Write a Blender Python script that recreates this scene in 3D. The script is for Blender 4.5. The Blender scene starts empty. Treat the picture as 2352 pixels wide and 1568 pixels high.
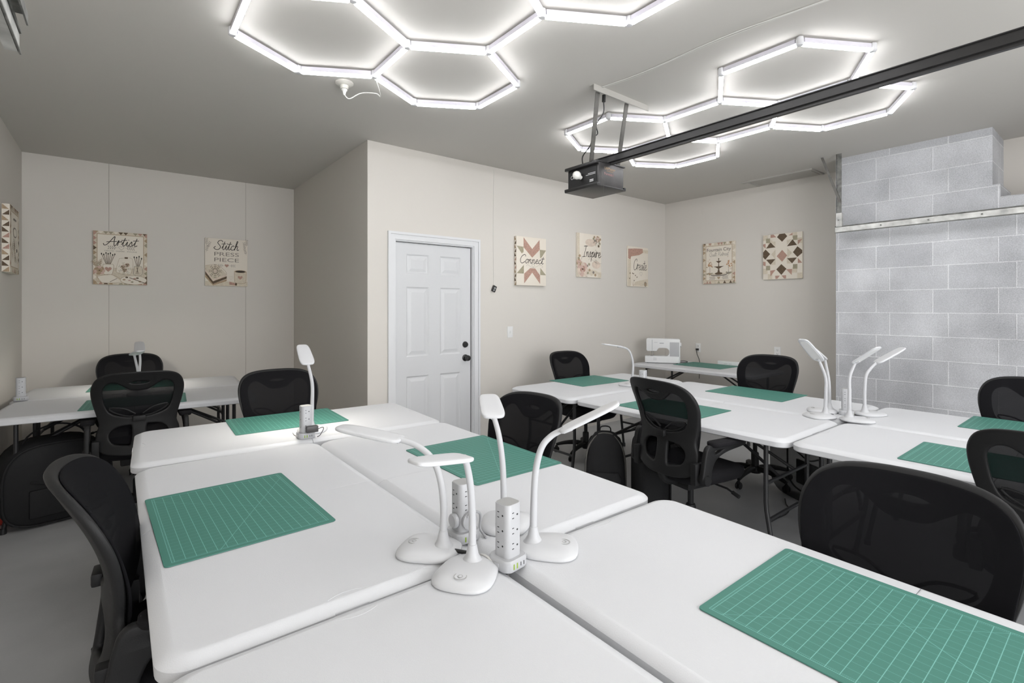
import bpy, bmesh, math, random
from mathutils import Vector, Matrix
random.seed(7)
C = bpy.context.scene.collection
SC = bpy.context.scene
R = math.radians
PI = math.pi

# ------------------------------------------------------------------ camera, world, exposure
F_PX, HY, CX, YAW, CAMZ = 1145.0, 707.0, 1176.0, R(38.3), 1.427
cam_d = bpy.data.cameras.new('camera'); cam = bpy.data.objects.new('camera', cam_d); C.objects.link(cam)
cam_d.sensor_width = 36.0; cam_d.lens = F_PX/2352*36; cam_d.shift_y = -(784-HY)/2352; cam_d.clip_start = 0.02
cam.location = (0, 0, CAMZ); cam.rotation_euler = (R(90), 0, -YAW)
SC.camera = cam
SKY = 4.9                                     # fill daylight let in by an unseen opening added behind the camera
w = bpy.data.worlds.new('world'); SC.world = w; w.use_nodes = True
w.node_tree.nodes['Background'].inputs[0].default_value = (0.97, 0.98, 1, 1)
w.node_tree.nodes['Background'].inputs[1].default_value = SKY
SC.view_settings.view_transform = 'Standard'; SC.view_settings.look = 'None'
SC.view_settings.gamma = 1.0; SC.view_settings.exposure = 0.42; SC.view_settings.use_curve_mapping = False
TUBE_POWER = 17.5
pl_d = bpy.data.lights.new('added_opening_portal', 'AREA'); pl_d.shape = 'RECTANGLE'; pl_d.size = 3.9; pl_d.size_y = 2.5; pl_d.cycles.is_portal = True  # portal for the added opening in the near wall
pl = bpy.data.objects.new('added_opening_portal', pl_d); C.objects.link(pl); pl.location = (1.4, -2.2, 1.37); pl.rotation_euler = (R(90), 0, 0)

FW = Vector((math.sin(YAW), math.cos(YAW), 0)); RT = Vector((math.cos(YAW), -math.sin(YAW), 0))
def W(px, py, d):
    """world point measured in the photograph: pixel plus its distance along the view axis in metres"""
    p = FW*d + RT*((px-CX)/F_PX*d); p.z = CAMZ-(py-HY)/F_PX*d
    return p
TZ = 0.742                                    # table height

# ------------------------------------------------------------------ materials
def mat(name, col, rough=0.5, spec=0.5, metal=0.0, bump=0.0, bscale=200, var=0.0, vscale=3.0, emit=None, alpha=None, coat=0.0):
    m = bpy.data.materials.new(name); m.use_nodes = True; nt = m.node_tree; b = nt.nodes['Principled BSDF']
    b.inputs['Base Color'].default_value = (*col, 1); b.inputs['Roughness'].default_value = rough
    b.inputs['Specular IOR Level'].default_value = spec; b.inputs['Metallic'].default_value = metal
    b.inputs['Coat Weight'].default_value = coat
    tc = nt.nodes.new('ShaderNodeTexCoord')
    if bump > 0:
        n = nt.nodes.new('ShaderNodeTexNoise'); n.inputs['Scale'].default_value = bscale; n.inputs['Detail'].default_value = 3
        bp = nt.nodes.new('ShaderNodeBump'); bp.inputs['Strength'].default_value = bump; bp.inputs['Distance'].default_value = 0.002
        nt.links.new(tc.outputs['Object'], n.inputs['Vector']); nt.links.new(n.outputs['Fac'], bp.inputs['Height'])
        nt.links.new(bp.outputs['Normal'], b.inputs['Normal'])
    if var > 0:
        n = nt.nodes.new('ShaderNodeTexNoise'); n.inputs['Scale'].default_value = vscale; n.inputs['Detail'].default_value = 5
        r = nt.nodes.new('ShaderNodeValToRGB')
        r.color_ramp.elements[0].position = 0.3; r.color_ramp.elements[1].position = 0.7
        r.color_ramp.elements[0].color = (*[c*(1-var) for c in col], 1); r.color_ramp.elements[1].color = (*[min(1, c*(1+var)) for c in col], 1)
        nt.links.new(tc.outputs['Object'], n.inputs['Vector']); nt.links.new(n.outputs['Fac'], r.inputs['Fac'])
        nt.links.new(r.outputs['Color'], b.inputs['Base Color'])
    if emit:
        b.inputs['Emission Color'].default_value = (*emit[0], 1); b.inputs['Emission Strength'].default_value = emit[1]
    if alpha is not None:
        out = nt.nodes['Material Output']; tr = nt.nodes.new('ShaderNodeBsdfTransparent'); mx = nt.nodes.new('ShaderNodeMixShader')
        mx.inputs[0].default_value = alpha
        nt.links.new(tr.outputs[0], mx.inputs[1]); nt.links.new(b.outputs[0], mx.inputs[2]); nt.links.new(mx.outputs[0], out.inputs[0])
    return m

class S:                                       # tiny expression builder for math nodes
    def __init__(s, nt, sock): s.nt, s.k = nt, sock
    def op(s, o, b=None, c=None):
        n = s.nt.nodes.new('ShaderNodeMath'); n.operation = o
        for i, v in enumerate((s, b, c)):
            if v is None: continue
            if isinstance(v, S): s.nt.links.new(v.k, n.inputs[i])
            else: n.inputs[i].default_value = v
        return S(s.nt, n.outputs[0])
    def __add__(s, b): return s.op('ADD', b)
    def __sub__(s, b): return s.op('SUBTRACT', b)
    def __mul__(s, b): return s.op('MULTIPLY', b)
    def __lt__(s, b): return s.op('LESS_THAN', b)
    def __gt__(s, b): return s.op('GREATER_THAN', b)
    def abs(s): return s.op('ABSOLUTE')
    def max(s, b): return s.op('MAXIMUM', b)
    def grid(s, step):                         # distance to the nearest multiple of step
        return ((s*(1/step)+0.5).op('FRACT')-0.5).abs()*step

def mat_cutting(name, flip):
    m = mat(name, (0.062, 0.205, 0.163), 0.55, 0.35, bump=0.15, bscale=900)
    nt = m.node_tree; b = nt.nodes['Principled BSDF']
    tc = nt.nodes.new('ShaderNodeTexCoord'); sp = nt.nodes.new('ShaderNodeSeparateXYZ')
    nt.links.new(tc.outputs['Object'], sp.inputs[0])
    x, y = S(nt, sp.outputs[0]), S(nt, sp.outputs[1])
    inch = 0.0254
    inx = x.abs() < 0.2866; iny = y.abs() < 0.2104
    a, c = (x, y) if not flip else (y, x)
    thick = a.grid(inch) < 0.0007; thin = c.grid(inch) < 0.00035
    if flip: thick = c.grid(inch*1.0) < 0.0007; thin = x.grid(inch) < 0.00035; thick = (y.grid(inch) < 0.0007)
    dg = ((x-y-0.05).abs() < 0.0006).max((x+y*1.73+0.12).abs() < 0.0008).max((x*0.577+y+0.07).abs() < 0.0006)
    t1 = (y.abs() > 0.2043)*(x.grid(inch/8) < 0.0003); t2 = (x.abs() > 0.2805)*(y.grid(inch/8) < 0.0003)
    bord = ((x.abs()-0.286).abs() < 0.0006).max((y.abs()-0.2098).abs() < 0.0006)
    fac = thick.max(thin*0.75).max(dg*0.8).max(t1*0.5).max(t2*0.5).max(bord)*inx*iny
    mx = nt.nodes.new('ShaderNodeMix'); mx.data_type = 'RGBA'
    mx.inputs[6].default_value = (0.062, 0.205, 0.163, 1); mx.inputs[7].default_value = (0.18, 0.43, 0.38, 1)
    nt.links.new(fac.k, mx.inputs[0]); nt.links.new(mx.outputs[2], b.inputs['Base Color'])
    return m

def mat_block():
    m = mat('painted_block', (0.5, 0.5, 0.53), 0.85, 0.2); nt = m.node_tree; b = nt.nodes['Principled BSDF']
    tc = nt.nodes.new('ShaderNodeTexCoord'); sp = nt.nodes.new('ShaderNodeSeparateXYZ'); cb = nt.nodes.new('ShaderNodeCombineXYZ')
    nt.links.new(tc.outputs['Object'], sp.inputs[0])
    x, y, z = (S(nt, sp.outputs[i]) for i in range(3))
    u = x+y; nt.links.new((u-5.47+0.2035).k, cb.inputs[0]); nt.links.new((z-0.1625).k, cb.inputs[1])
    br = nt.nodes.new('ShaderNodeTexBrick'); br.offset = 0.75; br.offset_frequency = 2
    for k, v in (('Scale', 1.0), ('Mortar Size', 0.006), ('Mortar Smooth', 0.6), ('Brick Width', 0.4064), ('Row Height', 0.2032), ('Bias', 0.0)):
        br.inputs[k].default_value = v
    br.inputs['Color1'].default_value = (0.455, 0.462, 0.482, 1); br.inputs['Color2'].default_value = (0.53, 0.536, 0.555, 1)
    br.inputs['Mortar'].default_value = (0.66, 0.665, 0.68, 1)
    nt.links.new(cb.outputs[0], br.inputs['Vector'])
    n = nt.nodes.new('ShaderNodeTexNoise'); n.inputs['Scale'].default_value = 140; n.inputs['Detail'].default_value = 6
    n2 = nt.nodes.new('ShaderNodeTexNoise'); n2.inputs['Scale'].default_value = 2.2; n2.inputs['Detail'].default_value = 3
    for q in (n, n2): nt.links.new(tc.outputs['Object'], q.inputs['Vector'])
    f = S(nt, n.outputs['Fac']); g = S(nt, n2.outputs['Fac'])
    v = (f-0.5)*0.75+1.02+(g-0.5)*0.9
    mx = nt.nodes.new('ShaderNodeMix'); mx.data_type = 'RGBA'; mx.blend_type = 'MULTIPLY'; mx.inputs[0].default_value = 1
    nt.links.new(br.outputs['Color'], mx.inputs[6])
    cc = nt.nodes.new('ShaderNodeCombineXYZ')
    for i in range(3): nt.links.new(v.k, cc.inputs[i])
    nt.links.new(cc.outputs[0], mx.inputs[7]); nt.links.new(mx.outputs[2], b.inputs['Base Color'])
    edge = S(nt, br.outputs['Fac'])
    h = edge*0.5+f*0.55
    bp = nt.nodes.new('ShaderNodeBump'); bp.inputs['Strength'].default_value = 0.7; bp.inputs['Distance'].default_value = 0.006
    nt.links.new(h.k, bp.inputs['Height']); nt.links.new(bp.outputs[0], b.inputs['Normal'])
    return m

M = {}
M['wall'] = mat('wall_paint', (0.64, 0.61, 0.565), 0.75, 0.25, bump=0.12, bscale=350)
M['ceil'] = mat('ceiling_paint', (0.56, 0.54, 0.505), 0.8, 0.2, bump=0.1, bscale=250)
M['floor'] = mat('painted_concrete_floor', (0.40, 0.402, 0.405), 0.42, 0.4, bump=0.25, bscale=60, var=0.14, vscale=1.7)
M['block'] = mat_block()
M['trim'] = mat('white_trim_paint', (0.68, 0.685, 0.695), 0.4, 0.4)
M['door'] = mat('white_door_paint', (0.62, 0.625, 0.635), 0.42, 0.4)
M['dark'] = mat('dark_gap', (0.02, 0.018, 0.016), 0.7)
M['table'] = mat('white_blow_moulded_plastic', (0.63, 0.637, 0.655), 0.5, 0.35, bump=0.25, bscale=420)
M['mark'] = mat('moulded_mark', (0.56, 0.565, 0.58), 0.6)
M['legs'] = mat('black_powder_coat', (0.017, 0.017, 0.018), 0.4, 0.5)
M['frame'] = mat('chair_black_plastic', (0.013, 0.013, 0.0135), 0.5, 0.25, bump=0.15, bscale=500)
M['fabric'] = mat('chair_seat_fabric', (0.010, 0.0095, 0.011), 0.9, 0.2, bump=0.5, bscale=700)
M['mesh'] = mat('chair_mesh_fabric', (0.008, 0.0078, 0.0092), 0.9, 0.12, bump=0.5, bscale=900, alpha=0.80)
M['mesh_lt'] = mat('bag_mesh', (0.02, 0.02, 0.02), 0.8, 0.2, alpha=0.62)
M['nylon'] = mat('black_nylon', (0.013, 0.013, 0.014), 0.75, 0.3, bump=0.4, bscale=300)
M['matA'] = mat_cutting('green_cutting_mat', False); M['matB'] = mat_cutting('green_cutting_mat_long', True)
M['matback'] = mat('mat_grey_edge', (0.13, 0.15, 0.15), 0.6)
M['lamp'] = mat('lamp_white_plastic', (0.60, 0.605, 0.62), 0.32, 0.45)
M['lampneck'] = mat('lamp_silicone_neck', (0.53, 0.535, 0.55), 0.45, 0.4)
M['diff'] = mat('lamp_diffuser_off', (0.64, 0.64, 0.63), 0.3, 0.5)
M['diff_on'] = mat('lamp_diffuser_lit', (0.9, 0.9, 0.88), 0.3, 0.5, emit=((1, 0.95, 0.86), 90.0))
M['tower'] = mat('power_tower_plastic', (0.46, 0.465, 0.48), 0.35, 0.45)
M['tgrey'] = mat('power_tower_cap', (0.36, 0.36, 0.355), 0.35)
M['slot'] = mat('socket_slot', (0.01, 0.01, 0.01), 0.6)
M['usb'] = mat('usb_green', (0.25, 0.38, 0.03), 0.5)
M['housing'] = mat('tube_housing', (0.62, 0.60, 0.66), 0.45, 0.4)
M['tube'] = mat('tube_diffuser', (0.9, 0.9, 0.9), 0.5, emit=((0.97, 0.98, 1.0), TUBE_POWER))
M['clear'] = mat('clear_joint', (0.66, 0.66, 0.68), 0.15, 0.6)
M['porcelain'] = mat('lampholder_porcelain', (0.62, 0.60, 0.55), 0.35)
M['whitecord'] = mat('white_cord', (0.66, 0.65, 0.62), 0.5)
M['rail'] = mat('opener_rail_black', (0.035, 0.034, 0.034), 0.35, 0.5, metal=0.4)
M['opener'] = mat('opener_case', (0.075, 0.072, 0.072), 0.38, 0.5, metal=0.5, var=0.25, vscale=9)
M['openerface'] = mat('opener_lamp_bay', (0.012, 0.012, 0.013), 0.4)
M['strap'] = mat('weathered_steel', (0.13, 0.125, 0.115), 0.5, 0.5, metal=0.6, var=0.3, vscale=14)
M['painted'] = mat('painted_over_bracket', (0.42, 0.405, 0.375), 0.6)
M['galv'] = mat('galvanised_track', (0.52, 0.52, 0.50), 0.42, 0.5, metal=0.25, var=0.35, vscale=11)
M['galvd'] = mat('dark_galvanised_angle', (0.17, 0.17, 0.16), 0.5, 0.5, metal=0.4, var=0.4, vscale=30)
M['bulb'] = mat('bulb_white_glass', (0.8, 0.79, 0.75), 0.25, 0.5)
M['gold'] = mat('gold_print', (0.42, 0.30, 0.20), 0.5); M['pinkprint'] = mat('pink_print', (0.42, 0.24, 0.24), 0.5)
M['white'] = mat('white_print', (0.72, 0.72, 0.72), 0.5)
M['knob'] = mat('black_door_hardware', (0.012, 0.012, 0.012), 0.35, 0.6)
M['plate'] = mat('white_wall_plate', (0.74, 0.74, 0.73), 0.35)
M['blackcord'] = mat('black_cord', (0.012, 0.012, 0.012), 0.45)
M['sewing'] = mat('sewing_machine_white', (0.76, 0.765, 0.77), 0.3, 0.5)
M['sewgrey'] = mat('sewing_machine_grey', (0.45, 0.46, 0.48), 0.4)
M['steel'] = mat('polished_steel', (0.5, 0.5, 0.5), 0.25, metal=1.0)
M['red'] = mat('red_cloth', (0.42, 0.035, 0.02), 0.7)
M['dullred'] = mat('dull_red_cloth', (0.16, 0.045, 0.04), 0.8)
# canvas print inks
M['cream'] = mat('canvas_cream', (0.76, 0.70, 0.61), 0.75, 0.2, bump=0.25, bscale=900)
M['cream2'] = mat('ink_pale_beige', (0.64, 0.57, 0.46), 0.8, 0.1, var=0.08, vscale=60)
M['blush'] = mat('ink_blush', (0.68, 0.57, 0.48), 0.8, 0.1, var=0.12, vscale=25)
M['pink'] = mat('ink_dusty_pink', (0.45, 0.285, 0.23), 0.8, 0.1, var=0.28, vscale=160)
M['rose'] = mat('ink_rose', (0.58, 0.42, 0.36), 0.8, 0.1, var=0.1, vscale=60)
M['olive'] = mat('ink_sage', (0.36, 0.325, 0.235), 0.8, 0.1, var=0.28, vscale=160)
M['brown'] = mat('ink_umber', (0.13, 0.095, 0.065), 0.8, 0.1, var=0.25, vscale=120)
M['midbrown'] = mat('ink_tan', (0.40, 0.30, 0.20), 0.8, 0.1, var=0.2, vscale=70)
M['ink'] = mat('ink_charcoal', (0.055, 0.048, 0.042), 0.8, 0.1)
M['inkgrey'] = mat('ink_grey', (0.27, 0.24, 0.21), 0.8, 0.1)
M['rust'] = mat('ink_autumn', (0.50, 0.28, 0.16), 0.8, 0.1, var=0.2, vscale=90)

# ------------------------------------------------------------------ geometry helpers
def finish(name, bm, m, parent=None, ang=38, loc=None):
    bmesh.ops.recalc_face_normals(bm, faces=bm.faces)
    for f in bm.faces: f.smooth = True
    for e in bm.edges:
        if len(e.link_faces) == 2 and e.calc_face_angle(0) > R(ang): e.smooth = False
    me = bpy.data.meshes.new(name); bm.to_mesh(me); bm.free()
    for q in (m if isinstance(m, (list, tuple)) else [m]): me.materials.append(q)
    o = bpy.data.objects.new(name, me); C.objects.link(o)
    if parent: o.parent = parent
    if loc is not None: o.location = loc
    return o
def tag(o, label, cat, group=None):
    o['label'] = label; o['category'] = cat
    if group: o['group'] = group
    return o
def thing(name, label, cat, loc=(0, 0, 0), rz=0.0, group=None):
    o = bpy.data.objects.new(name, None); C.objects.link(o); o.empty_display_size = 0.05
    o.location = loc; o.rotation_euler = (0, 0, rz)
    return tag(o, label, cat, group)
def struct(name, bm, m, parent=None):
    o = finish(name, bm, m, parent)
    if not parent: o['kind'] = 'structure'
    return o
def dup(root, loc, rz, label, group=None):
    r = root.copy(); C.objects.link(r); r.location = loc; r.rotation_euler = (0, 0, rz); r['label'] = label
    if group: r['group'] = group
    for ch in list(root.children):
        c = ch.copy(); C.objects.link(c); c.parent = r
        for g in ch.children:
            d = g.copy(); C.objects.link(d); d.parent = c
    return r
def NB(): return bmesh.new()
def box(bm, x0, x1, y0, y1, z0, z1, mi=0):
    v = [bm.verts.new((x, y, z)) for z in (z0, z1) for y in (y0, y1) for x in (x0, x1)]
    for q in ((0, 2, 3, 1), (4, 5, 7, 6), (0, 1, 5, 4), (2, 6, 7, 3), (0, 4, 6, 2), (1, 3, 7, 5)):
        bm.faces.new([v[i] for i in q]).material_index = mi
    return bm
def bbox(x0, x1, y0, y1, z0, z1, bev=0.0, seg=2):
    bm = box(NB(), x0, x1, y0, y1, z0, z1)
    if bev: bmesh.ops.bevel(bm, geom=list(bm.edges), offset=bev, segments=seg, profile=0.6, affect='EDGES')
    return bm
def rrect(hx, hy, r, n=6, cx=0, cy=0):
    p = []
    for (sx, sy, a0) in ((1, 1, 0), (-1, 1, 90), (-1, -1, 180), (1, -1, 270)):
        for i in range(n+1):
            a = R(a0+90*i/n); p.append((cx+sx*(hx-r)+r*math.cos(a), cy+sy*(hy-r)+r*math.sin(a)))
    return p
def loft(bm, layers, cap=True, mi=0):
    """layers: list of lists of 3D points with equal counts"""
    rows = [[bm.verts.new(p) for p in L] for L in layers]
    n = len(rows[0])
    for a, b in zip(rows, rows[1:]):
        for i in range(n):
            bm.faces.new((a[i], a[(i+1) % n], b[(i+1) % n], b[i])).material_index = mi
    if cap:
        bm.faces.new(list(reversed(rows[0]))).material_index = mi; bm.faces.new(rows[-1]).material_index = mi
    return bm
def rloft(bm, spec, n=6, cx=0, cy=0, mi=0):    # spec: (z, hx, hy, r)
    return loft(bm, [[(x, y, z) for x, y in rrect(hx, hy, r, n, cx, cy)] for z, hx, hy, r in spec], mi=mi)
def sup(hx, hy, e=2.6, n=40, skew=0.0):
    p = []
    for i in range(n):
        t = 2*PI*i/n; c, s = math.cos(t), math.sin(t)
        x = hx*math.copysign(abs(c)**(2/e), c); y = hy*math.copysign(abs(s)**(2/e), s)
        p.append((x, y*(1+skew*x/hx)))
    return p
def catmull(P, k=6):
    P = [Vector(p) for p in P]
    if len(P) < 3: return P
    Q = [P[0]*2-P[1]]+P+[P[-1]*2-P[-2]]; out = []
    for i in range(1, len(Q)-2):
        a, b, c, d = Q[i-1:i+3]
        for j in range(k):
            t = j/k
            out.append(0.5*((2*b)+(c-a)*t+(2*a-5*b+4*c-d)*t*t+(3*b-a-3*c+d)*t**3))
    return out+[P[-1]]
def tube(bm, pts, r, n=10, mi=0, flat=1.0, smooth=0):
    pts = [Vector(p) for p in pts]
    if smooth: pts = catmull(pts, smooth)
    N = len(pts); rr = r if isinstance(r, (list, tuple)) else [r]*N
    if len(rr) != N: rr = [rr[min(len(rr)-1, int(i*(len(rr)-1)/(N-1)))]*(1-((i*(len(rr)-1)/(N-1)) % 1))+rr[min(len(rr)-1, int(i*(len(rr)-1)/(N-1))+1)]*((i*(len(rr)-1)/(N-1)) % 1) for i in range(N)]
    up = Vector((0, 0, 1)); rows = []; nrm = None
    for i, p in enumerate(pts):
        t = (pts[min(i+1, N-1)]-pts[max(i-1, 0)]).normalized()
        if nrm is None:
            a = up if abs(t.z) < 0.9 else Vector((1, 0, 0)); nrm = (a-t*a.dot(t)).normalized()
        else: nrm = (nrm-t*nrm.dot(t)).normalized()
        bn = t.cross(nrm)
        rows.append([p+(nrm*math.cos(2*PI*k/n)*flat+bn*math.sin(2*PI*k/n))*rr[i] for k in range(n)])
    return loft(bm, rows, mi=mi)
def lathe(bm, prof, n=20, c=(0, 0, 0), axis=None, mi=0, cap=True):
    c = Vector(c); q = Vector((0, 0, 1)).rotation_difference(Vector(axis).normalized()) if axis is not None else None
    rows = []
    for r_, z in prof:
        row = []
        for k in range(n):
            p = Vector((max(r_, 1e-5)*math.cos(2*PI*k/n), max(r_, 1e-5)*math.sin(2*PI*k/n), z))
            if q: p = q @ p
            row.append(p+c)
        rows.append(row)
    return loft(bm, rows, cap=cap, mi=mi)
def smooth_closed(P, k=5):
    P = [Vector((*p, 0)) for p in P]; n = len(P); out = []
    for i in range(n):
        a, b, c, d = P[i-1], P[i], P[(i+1) % n], P[(i+2) % n]
        for j in range(k):
            t = j/k; q = 0.5*((2*b)+(c-a)*t+(2*a-5*b+4*c-d)*t*t+(3*b-a-3*c+d)*t**3); out.append((q.x, q.y))
    return out
def shape2d(outer, holes, thick, bev):
    """solid plate in the xy plane with holes, rounded edges, centred on z=0"""
    cu = bpy.data.curves.new('outline', 'CURVE'); cu.dimensions = '2D'; cu.fill_mode = 'BOTH'
    cu.extrude = max(thick/2-bev, 0.0005); cu.bevel_depth = bev; cu.bevel_resolution = 2
    for P in [outer]+holes:
        s = cu.splines.new('POLY'); s.points.add(len(P)-1); s.use_cyclic_u = True
        for i, p in enumerate(P): s.points[i].co = (p[0], p[1], 0, 1)
    o = bpy.data.objects.new('outline', cu); C.objects.link(o)
    me = bpy.data.meshes.new_from_object(o.evaluated_get(bpy.context.evaluated_depsgraph_get()))
    bm = NB(); bm.from_mesh(me); bpy.data.objects.remove(o); bpy.data.meshes.remove(me); bpy.data.curves.remove(cu)
    bmesh.ops.remove_doubles(bm, verts=bm.verts, dist=1e-5)
    return bm
def slice_grid(bm, axis, vals):
    no = [0, 0, 0]; no[axis] = 1
    for v in vals:
        co = [0, 0, 0]; co[axis] = v
        bmesh.ops.bisect_plane(bm, geom=list(bm.verts)+list(bm.edges)+list(bm.faces), plane_co=co, plane_no=no)
def text_mesh(body, size, ext=0.0004, align='CENTER', sx=1.0):
    cu = bpy.data.curves.new('t', 'FONT'); cu.body = body; cu.size = size; cu.extrude = ext; cu.align_x = align; cu.resolution_u = 3
    o = bpy.data.objects.new('t', cu); C.objects.link(o)
    me = bpy.data.meshes.new_from_object(o.evaluated_get(bpy.context.evaluated_depsgraph_get()))
    bm = NB(); bm.from_mesh(me); bpy.data.objects.remove(o); bpy.data.meshes.remove(me); bpy.data.curves.remove(cu)
    for v in bm.verts: v.co.x *= sx
    return bm
def merge(bm, other, mtx=None, mi=None):
    if mtx is not None: other.transform(mtx)
    me = bpy.data.meshes.new('x'); other.to_mesh(me); other.free()
    n0 = len(bm.faces); bm.from_mesh(me); bpy.data.meshes.remove(me)
    if mi is not None:
        bm.faces.ensure_lookup_table()
        for i in range(n0, len(bm.faces)): bm.faces[i].material_index = mi
    return bm

# ------------------------------------------------------------------ the room
XL, XR, YN, YD, YA, XA, ZC = -0.70, 5.98, -2.2, 4.13, 6.42, 1.68, 2.87
struct('floor', box(NB(), XL-0.15, XR+0.15, YN-0.15, YA+0.15, -0.12, 0), M['floor'])
struct('ceiling', box(NB(), XL-0.15, XR+0.15, YN-0.15, YA+0.15, ZC, ZC+0.12), M['ceil'])
struct('wall_left', box(NB(), XL-0.15, XL, YN-0.15, YA+0.15, 0, ZC), M['wall'])
struct('wall_right', box(NB(), XR, XR+0.15, YN-0.15, YD+0.15, 0, ZC), M['wall'])
bm = box(NB(), XL, -0.55, YN-0.15, YN, 0, ZC); box(bm, 3.35, XR, YN-0.15, YN, 0, ZC); box(bm, -0.55, 3.35, YN-0.15, YN, 2.62, ZC); box(bm, -0.55, 3.35, YN-0.15, YN, 0, 0.12)  # wide gap left in this unseen wall, added to let fill daylight in
struct('wall_near', bm, M['wall'])
struct('wall_alcove_back', box(NB(), XL, XA, YA, YA+0.15, 0, ZC), M['wall'])
bm = box(NB(), XA, XA+0.14, YD+0.14, YA+0.15, 0, ZC); struct('wall_alcove_side', bm, M['wall'])
DX0, DX1, DH = 1.93, 2.775, 2.04               # door opening
bm = box(NB(), XA, DX0, YD, YD+0.14, 0, ZC); box(bm, DX1, XR, YD, YD+0.14, 0, ZC); box(bm, DX0, DX1, YD, YD+0.14, DH, ZC)
struct('wall_door', bm, M['wall'])
# concrete block wall standing proud of the right wall, stepped down on the near side
XB = 5.47
bm = box(NB(), XB, XR, YN, 0.70, 0, 2.30); box(bm, XB, XR, 0.70, 0.745, 0, 2.41); box(bm, XB, XR, 0.745, 1.85, 0, ZC)
struct('wall_block', bm, M['block'])
bm = NB()
rows = []
for i in range(60):                            # crumbled mortar bed along the broken ledge
    y = YN+(0.70-YN)*i/59
    rows.append([(XB-0.001, y, 2.29), (XB+0.02, y, 2.303+random.random()*0.010), (XB+0.2, y, 2.303+random.random()*0.012), (XB+0.4, y, 2.29)])
for a, b in zip(rows, rows[1:]):
    for k in range(3): bm.faces.new([bm.verts.new(p) for p in (a[k], a[k+1], b[k+1], b[k])])
struct('trim_1', bm, M['block'])
# panel joints of the alcove wall
for i, x in enumerate((-0.074, 1.153)):
    struct('trim_%d' % (i+2), box(NB(), x-0.0014, x+0.0014, YA-0.0012, YA+0.001, 0, ZC), M['inkgrey'])
# door casing, jamb and leaf
bm = NB()
def casing(bm, x0, x1, z0, z1):
    box(bm, x0, x1, YD-0.012, YD, z0, z1)
cw = 0.068
for (a, b, c_, d) in ((DX0-cw, DX0, 0, DH+cw), (DX1, DX1+cw, 0, DH+cw), (DX0, DX1, DH, DH+cw)):
    box(bm, a, b, YD-0.012, YD, c_, d)
for (a, b, c_, d) in ((DX0-cw, DX0-cw+0.022, 0, DH+cw), (DX1+cw-0.022, DX1+cw, 0, DH+cw), (DX0-cw+0.022, DX1+cw-0.022, DH+cw-0.022, DH+cw)):
    box(bm, a, b, YD-0.022, YD-0.012, c_, d)
for (a, b, c_, d) in ((DX0, DX0+0.012, 0, DH), (DX1-0.012, DX1, 0, DH), (DX0+0.012, DX1-0.012, DH-0.012, DH)):
    box(bm, a, b, YD, YD+0.12, c_, d)
struct('trim_4', bm, M['trim'])
dr = bpy.data.objects.new('door_1', None); C.objects.link(dr); dr['kind'] = 'structure'; dr.location = (0, YD+0.03, 0)
lx0, lx1, lz1 = DX0+0.014, DX1-0.020, DH-0.020
bm = NB()
# leaf face built as a grid with six sunken panels
PX = [(lx0+0.115, lx0+0.345), (lx1-0.345, lx1-0.115)]
PZ = [(0.20, 0.80), (0.98, 1.62), (1.74, 1.92)]
xs = sorted({lx0, lx1, *[v for p in PX for v in p]}); zs = sorted({0.008, lz1, *[v for p in PZ for v in p]})
for i in range(len(xs)-1):
    for j in range(len(zs)-1):
        x0, x1, z0, z1 = xs[i], xs[i+1], zs[j], zs[j+1]
        if (x0, x1) in PX and (z0, z1) in PZ:
            prof = [(0, 0), (0.012, 0.009), (0.022, 0.009), (0.050, 0.002), (0.055, 0.002)]
            rings = [[bm.verts.new((x, y, z)) for x, z in ((x0+o, z0+o), (x1-o, z0+o), (x1-o, z1-o), (x0+o, z1-o))] for o, y in prof]
            for a, b in zip(rings, rings[1:]):
                for k in range(4): bm.faces.new((a[k], a[(k+1) % 4], b[(k+1) % 4], b[k]))
            bm.faces.new(rings[-1])
        else: bm.faces.new([bm.verts.new(p) for p in ((x0, 0, z0), (x1, 0, z0), (x1, 0, z1), (x0, 0, z1))])
bmesh.ops.remove_doubles(bm, verts=bm.verts, dist=1e-5)
box(bm, lx0, lx1, 0.0105, 0.04, 0.008, lz1)
finish('door_leaf', bm, M['door'], dr, ang=12)
finish('door_gap', box(NB(), lx1+0.0005, lx1+0.0075, 0.012, 0.03, 0.008, lz1+0.006), M['dark'], dr)
finish('door_gap', box(NB(), lx0, lx1, 0.012, 0.03, lz1+0.0005, lz1+0.006), M['dark'], dr)
kx = lx1-0.062
bm = NB(); lathe(bm, [(0, 0), (0.031, 0.001), (0.031, 0.006), (0.024, 0.022), (0.020, 0.026), (0, 0.027)], 24, (kx, 0, 1.066), (0, -1, 0)); finish('deadbolt', bm, M['knob'], dr)
bm = NB(); lathe(bm, [(0, 0), (0.033, 0.001), (0.033, 0.006), (0.013, 0.012), (0.012, 0.03), (0.026, 0.04), (0.029, 0.052), (0.024, 0.066), (0, 0.07)], 24, (kx, 0, 0.935), (0, -1, 0)); finish('door_knob', bm, M['knob'], dr)
# ceiling access panel
bm = box(NB(), 5.62, 5.665, 2.12, 2.86, ZC-0.014, ZC); box(bm, 5.665, 5.95, 2.12, 2.14, ZC-0.01, ZC); box(bm, 5.665, 5.95, 2.80, 2.82, ZC-0.01, ZC); box(bm, 5.70, 5.93, 2.16, 2.78, ZC-0.006, ZC)
struct('trim_5', bm, M['painted'])
bm = box(NB(), XR-0.003, XR, 3.57, 3.64, 2.63, 2.73)
struct('trim_6', bm, M['wall'])

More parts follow.
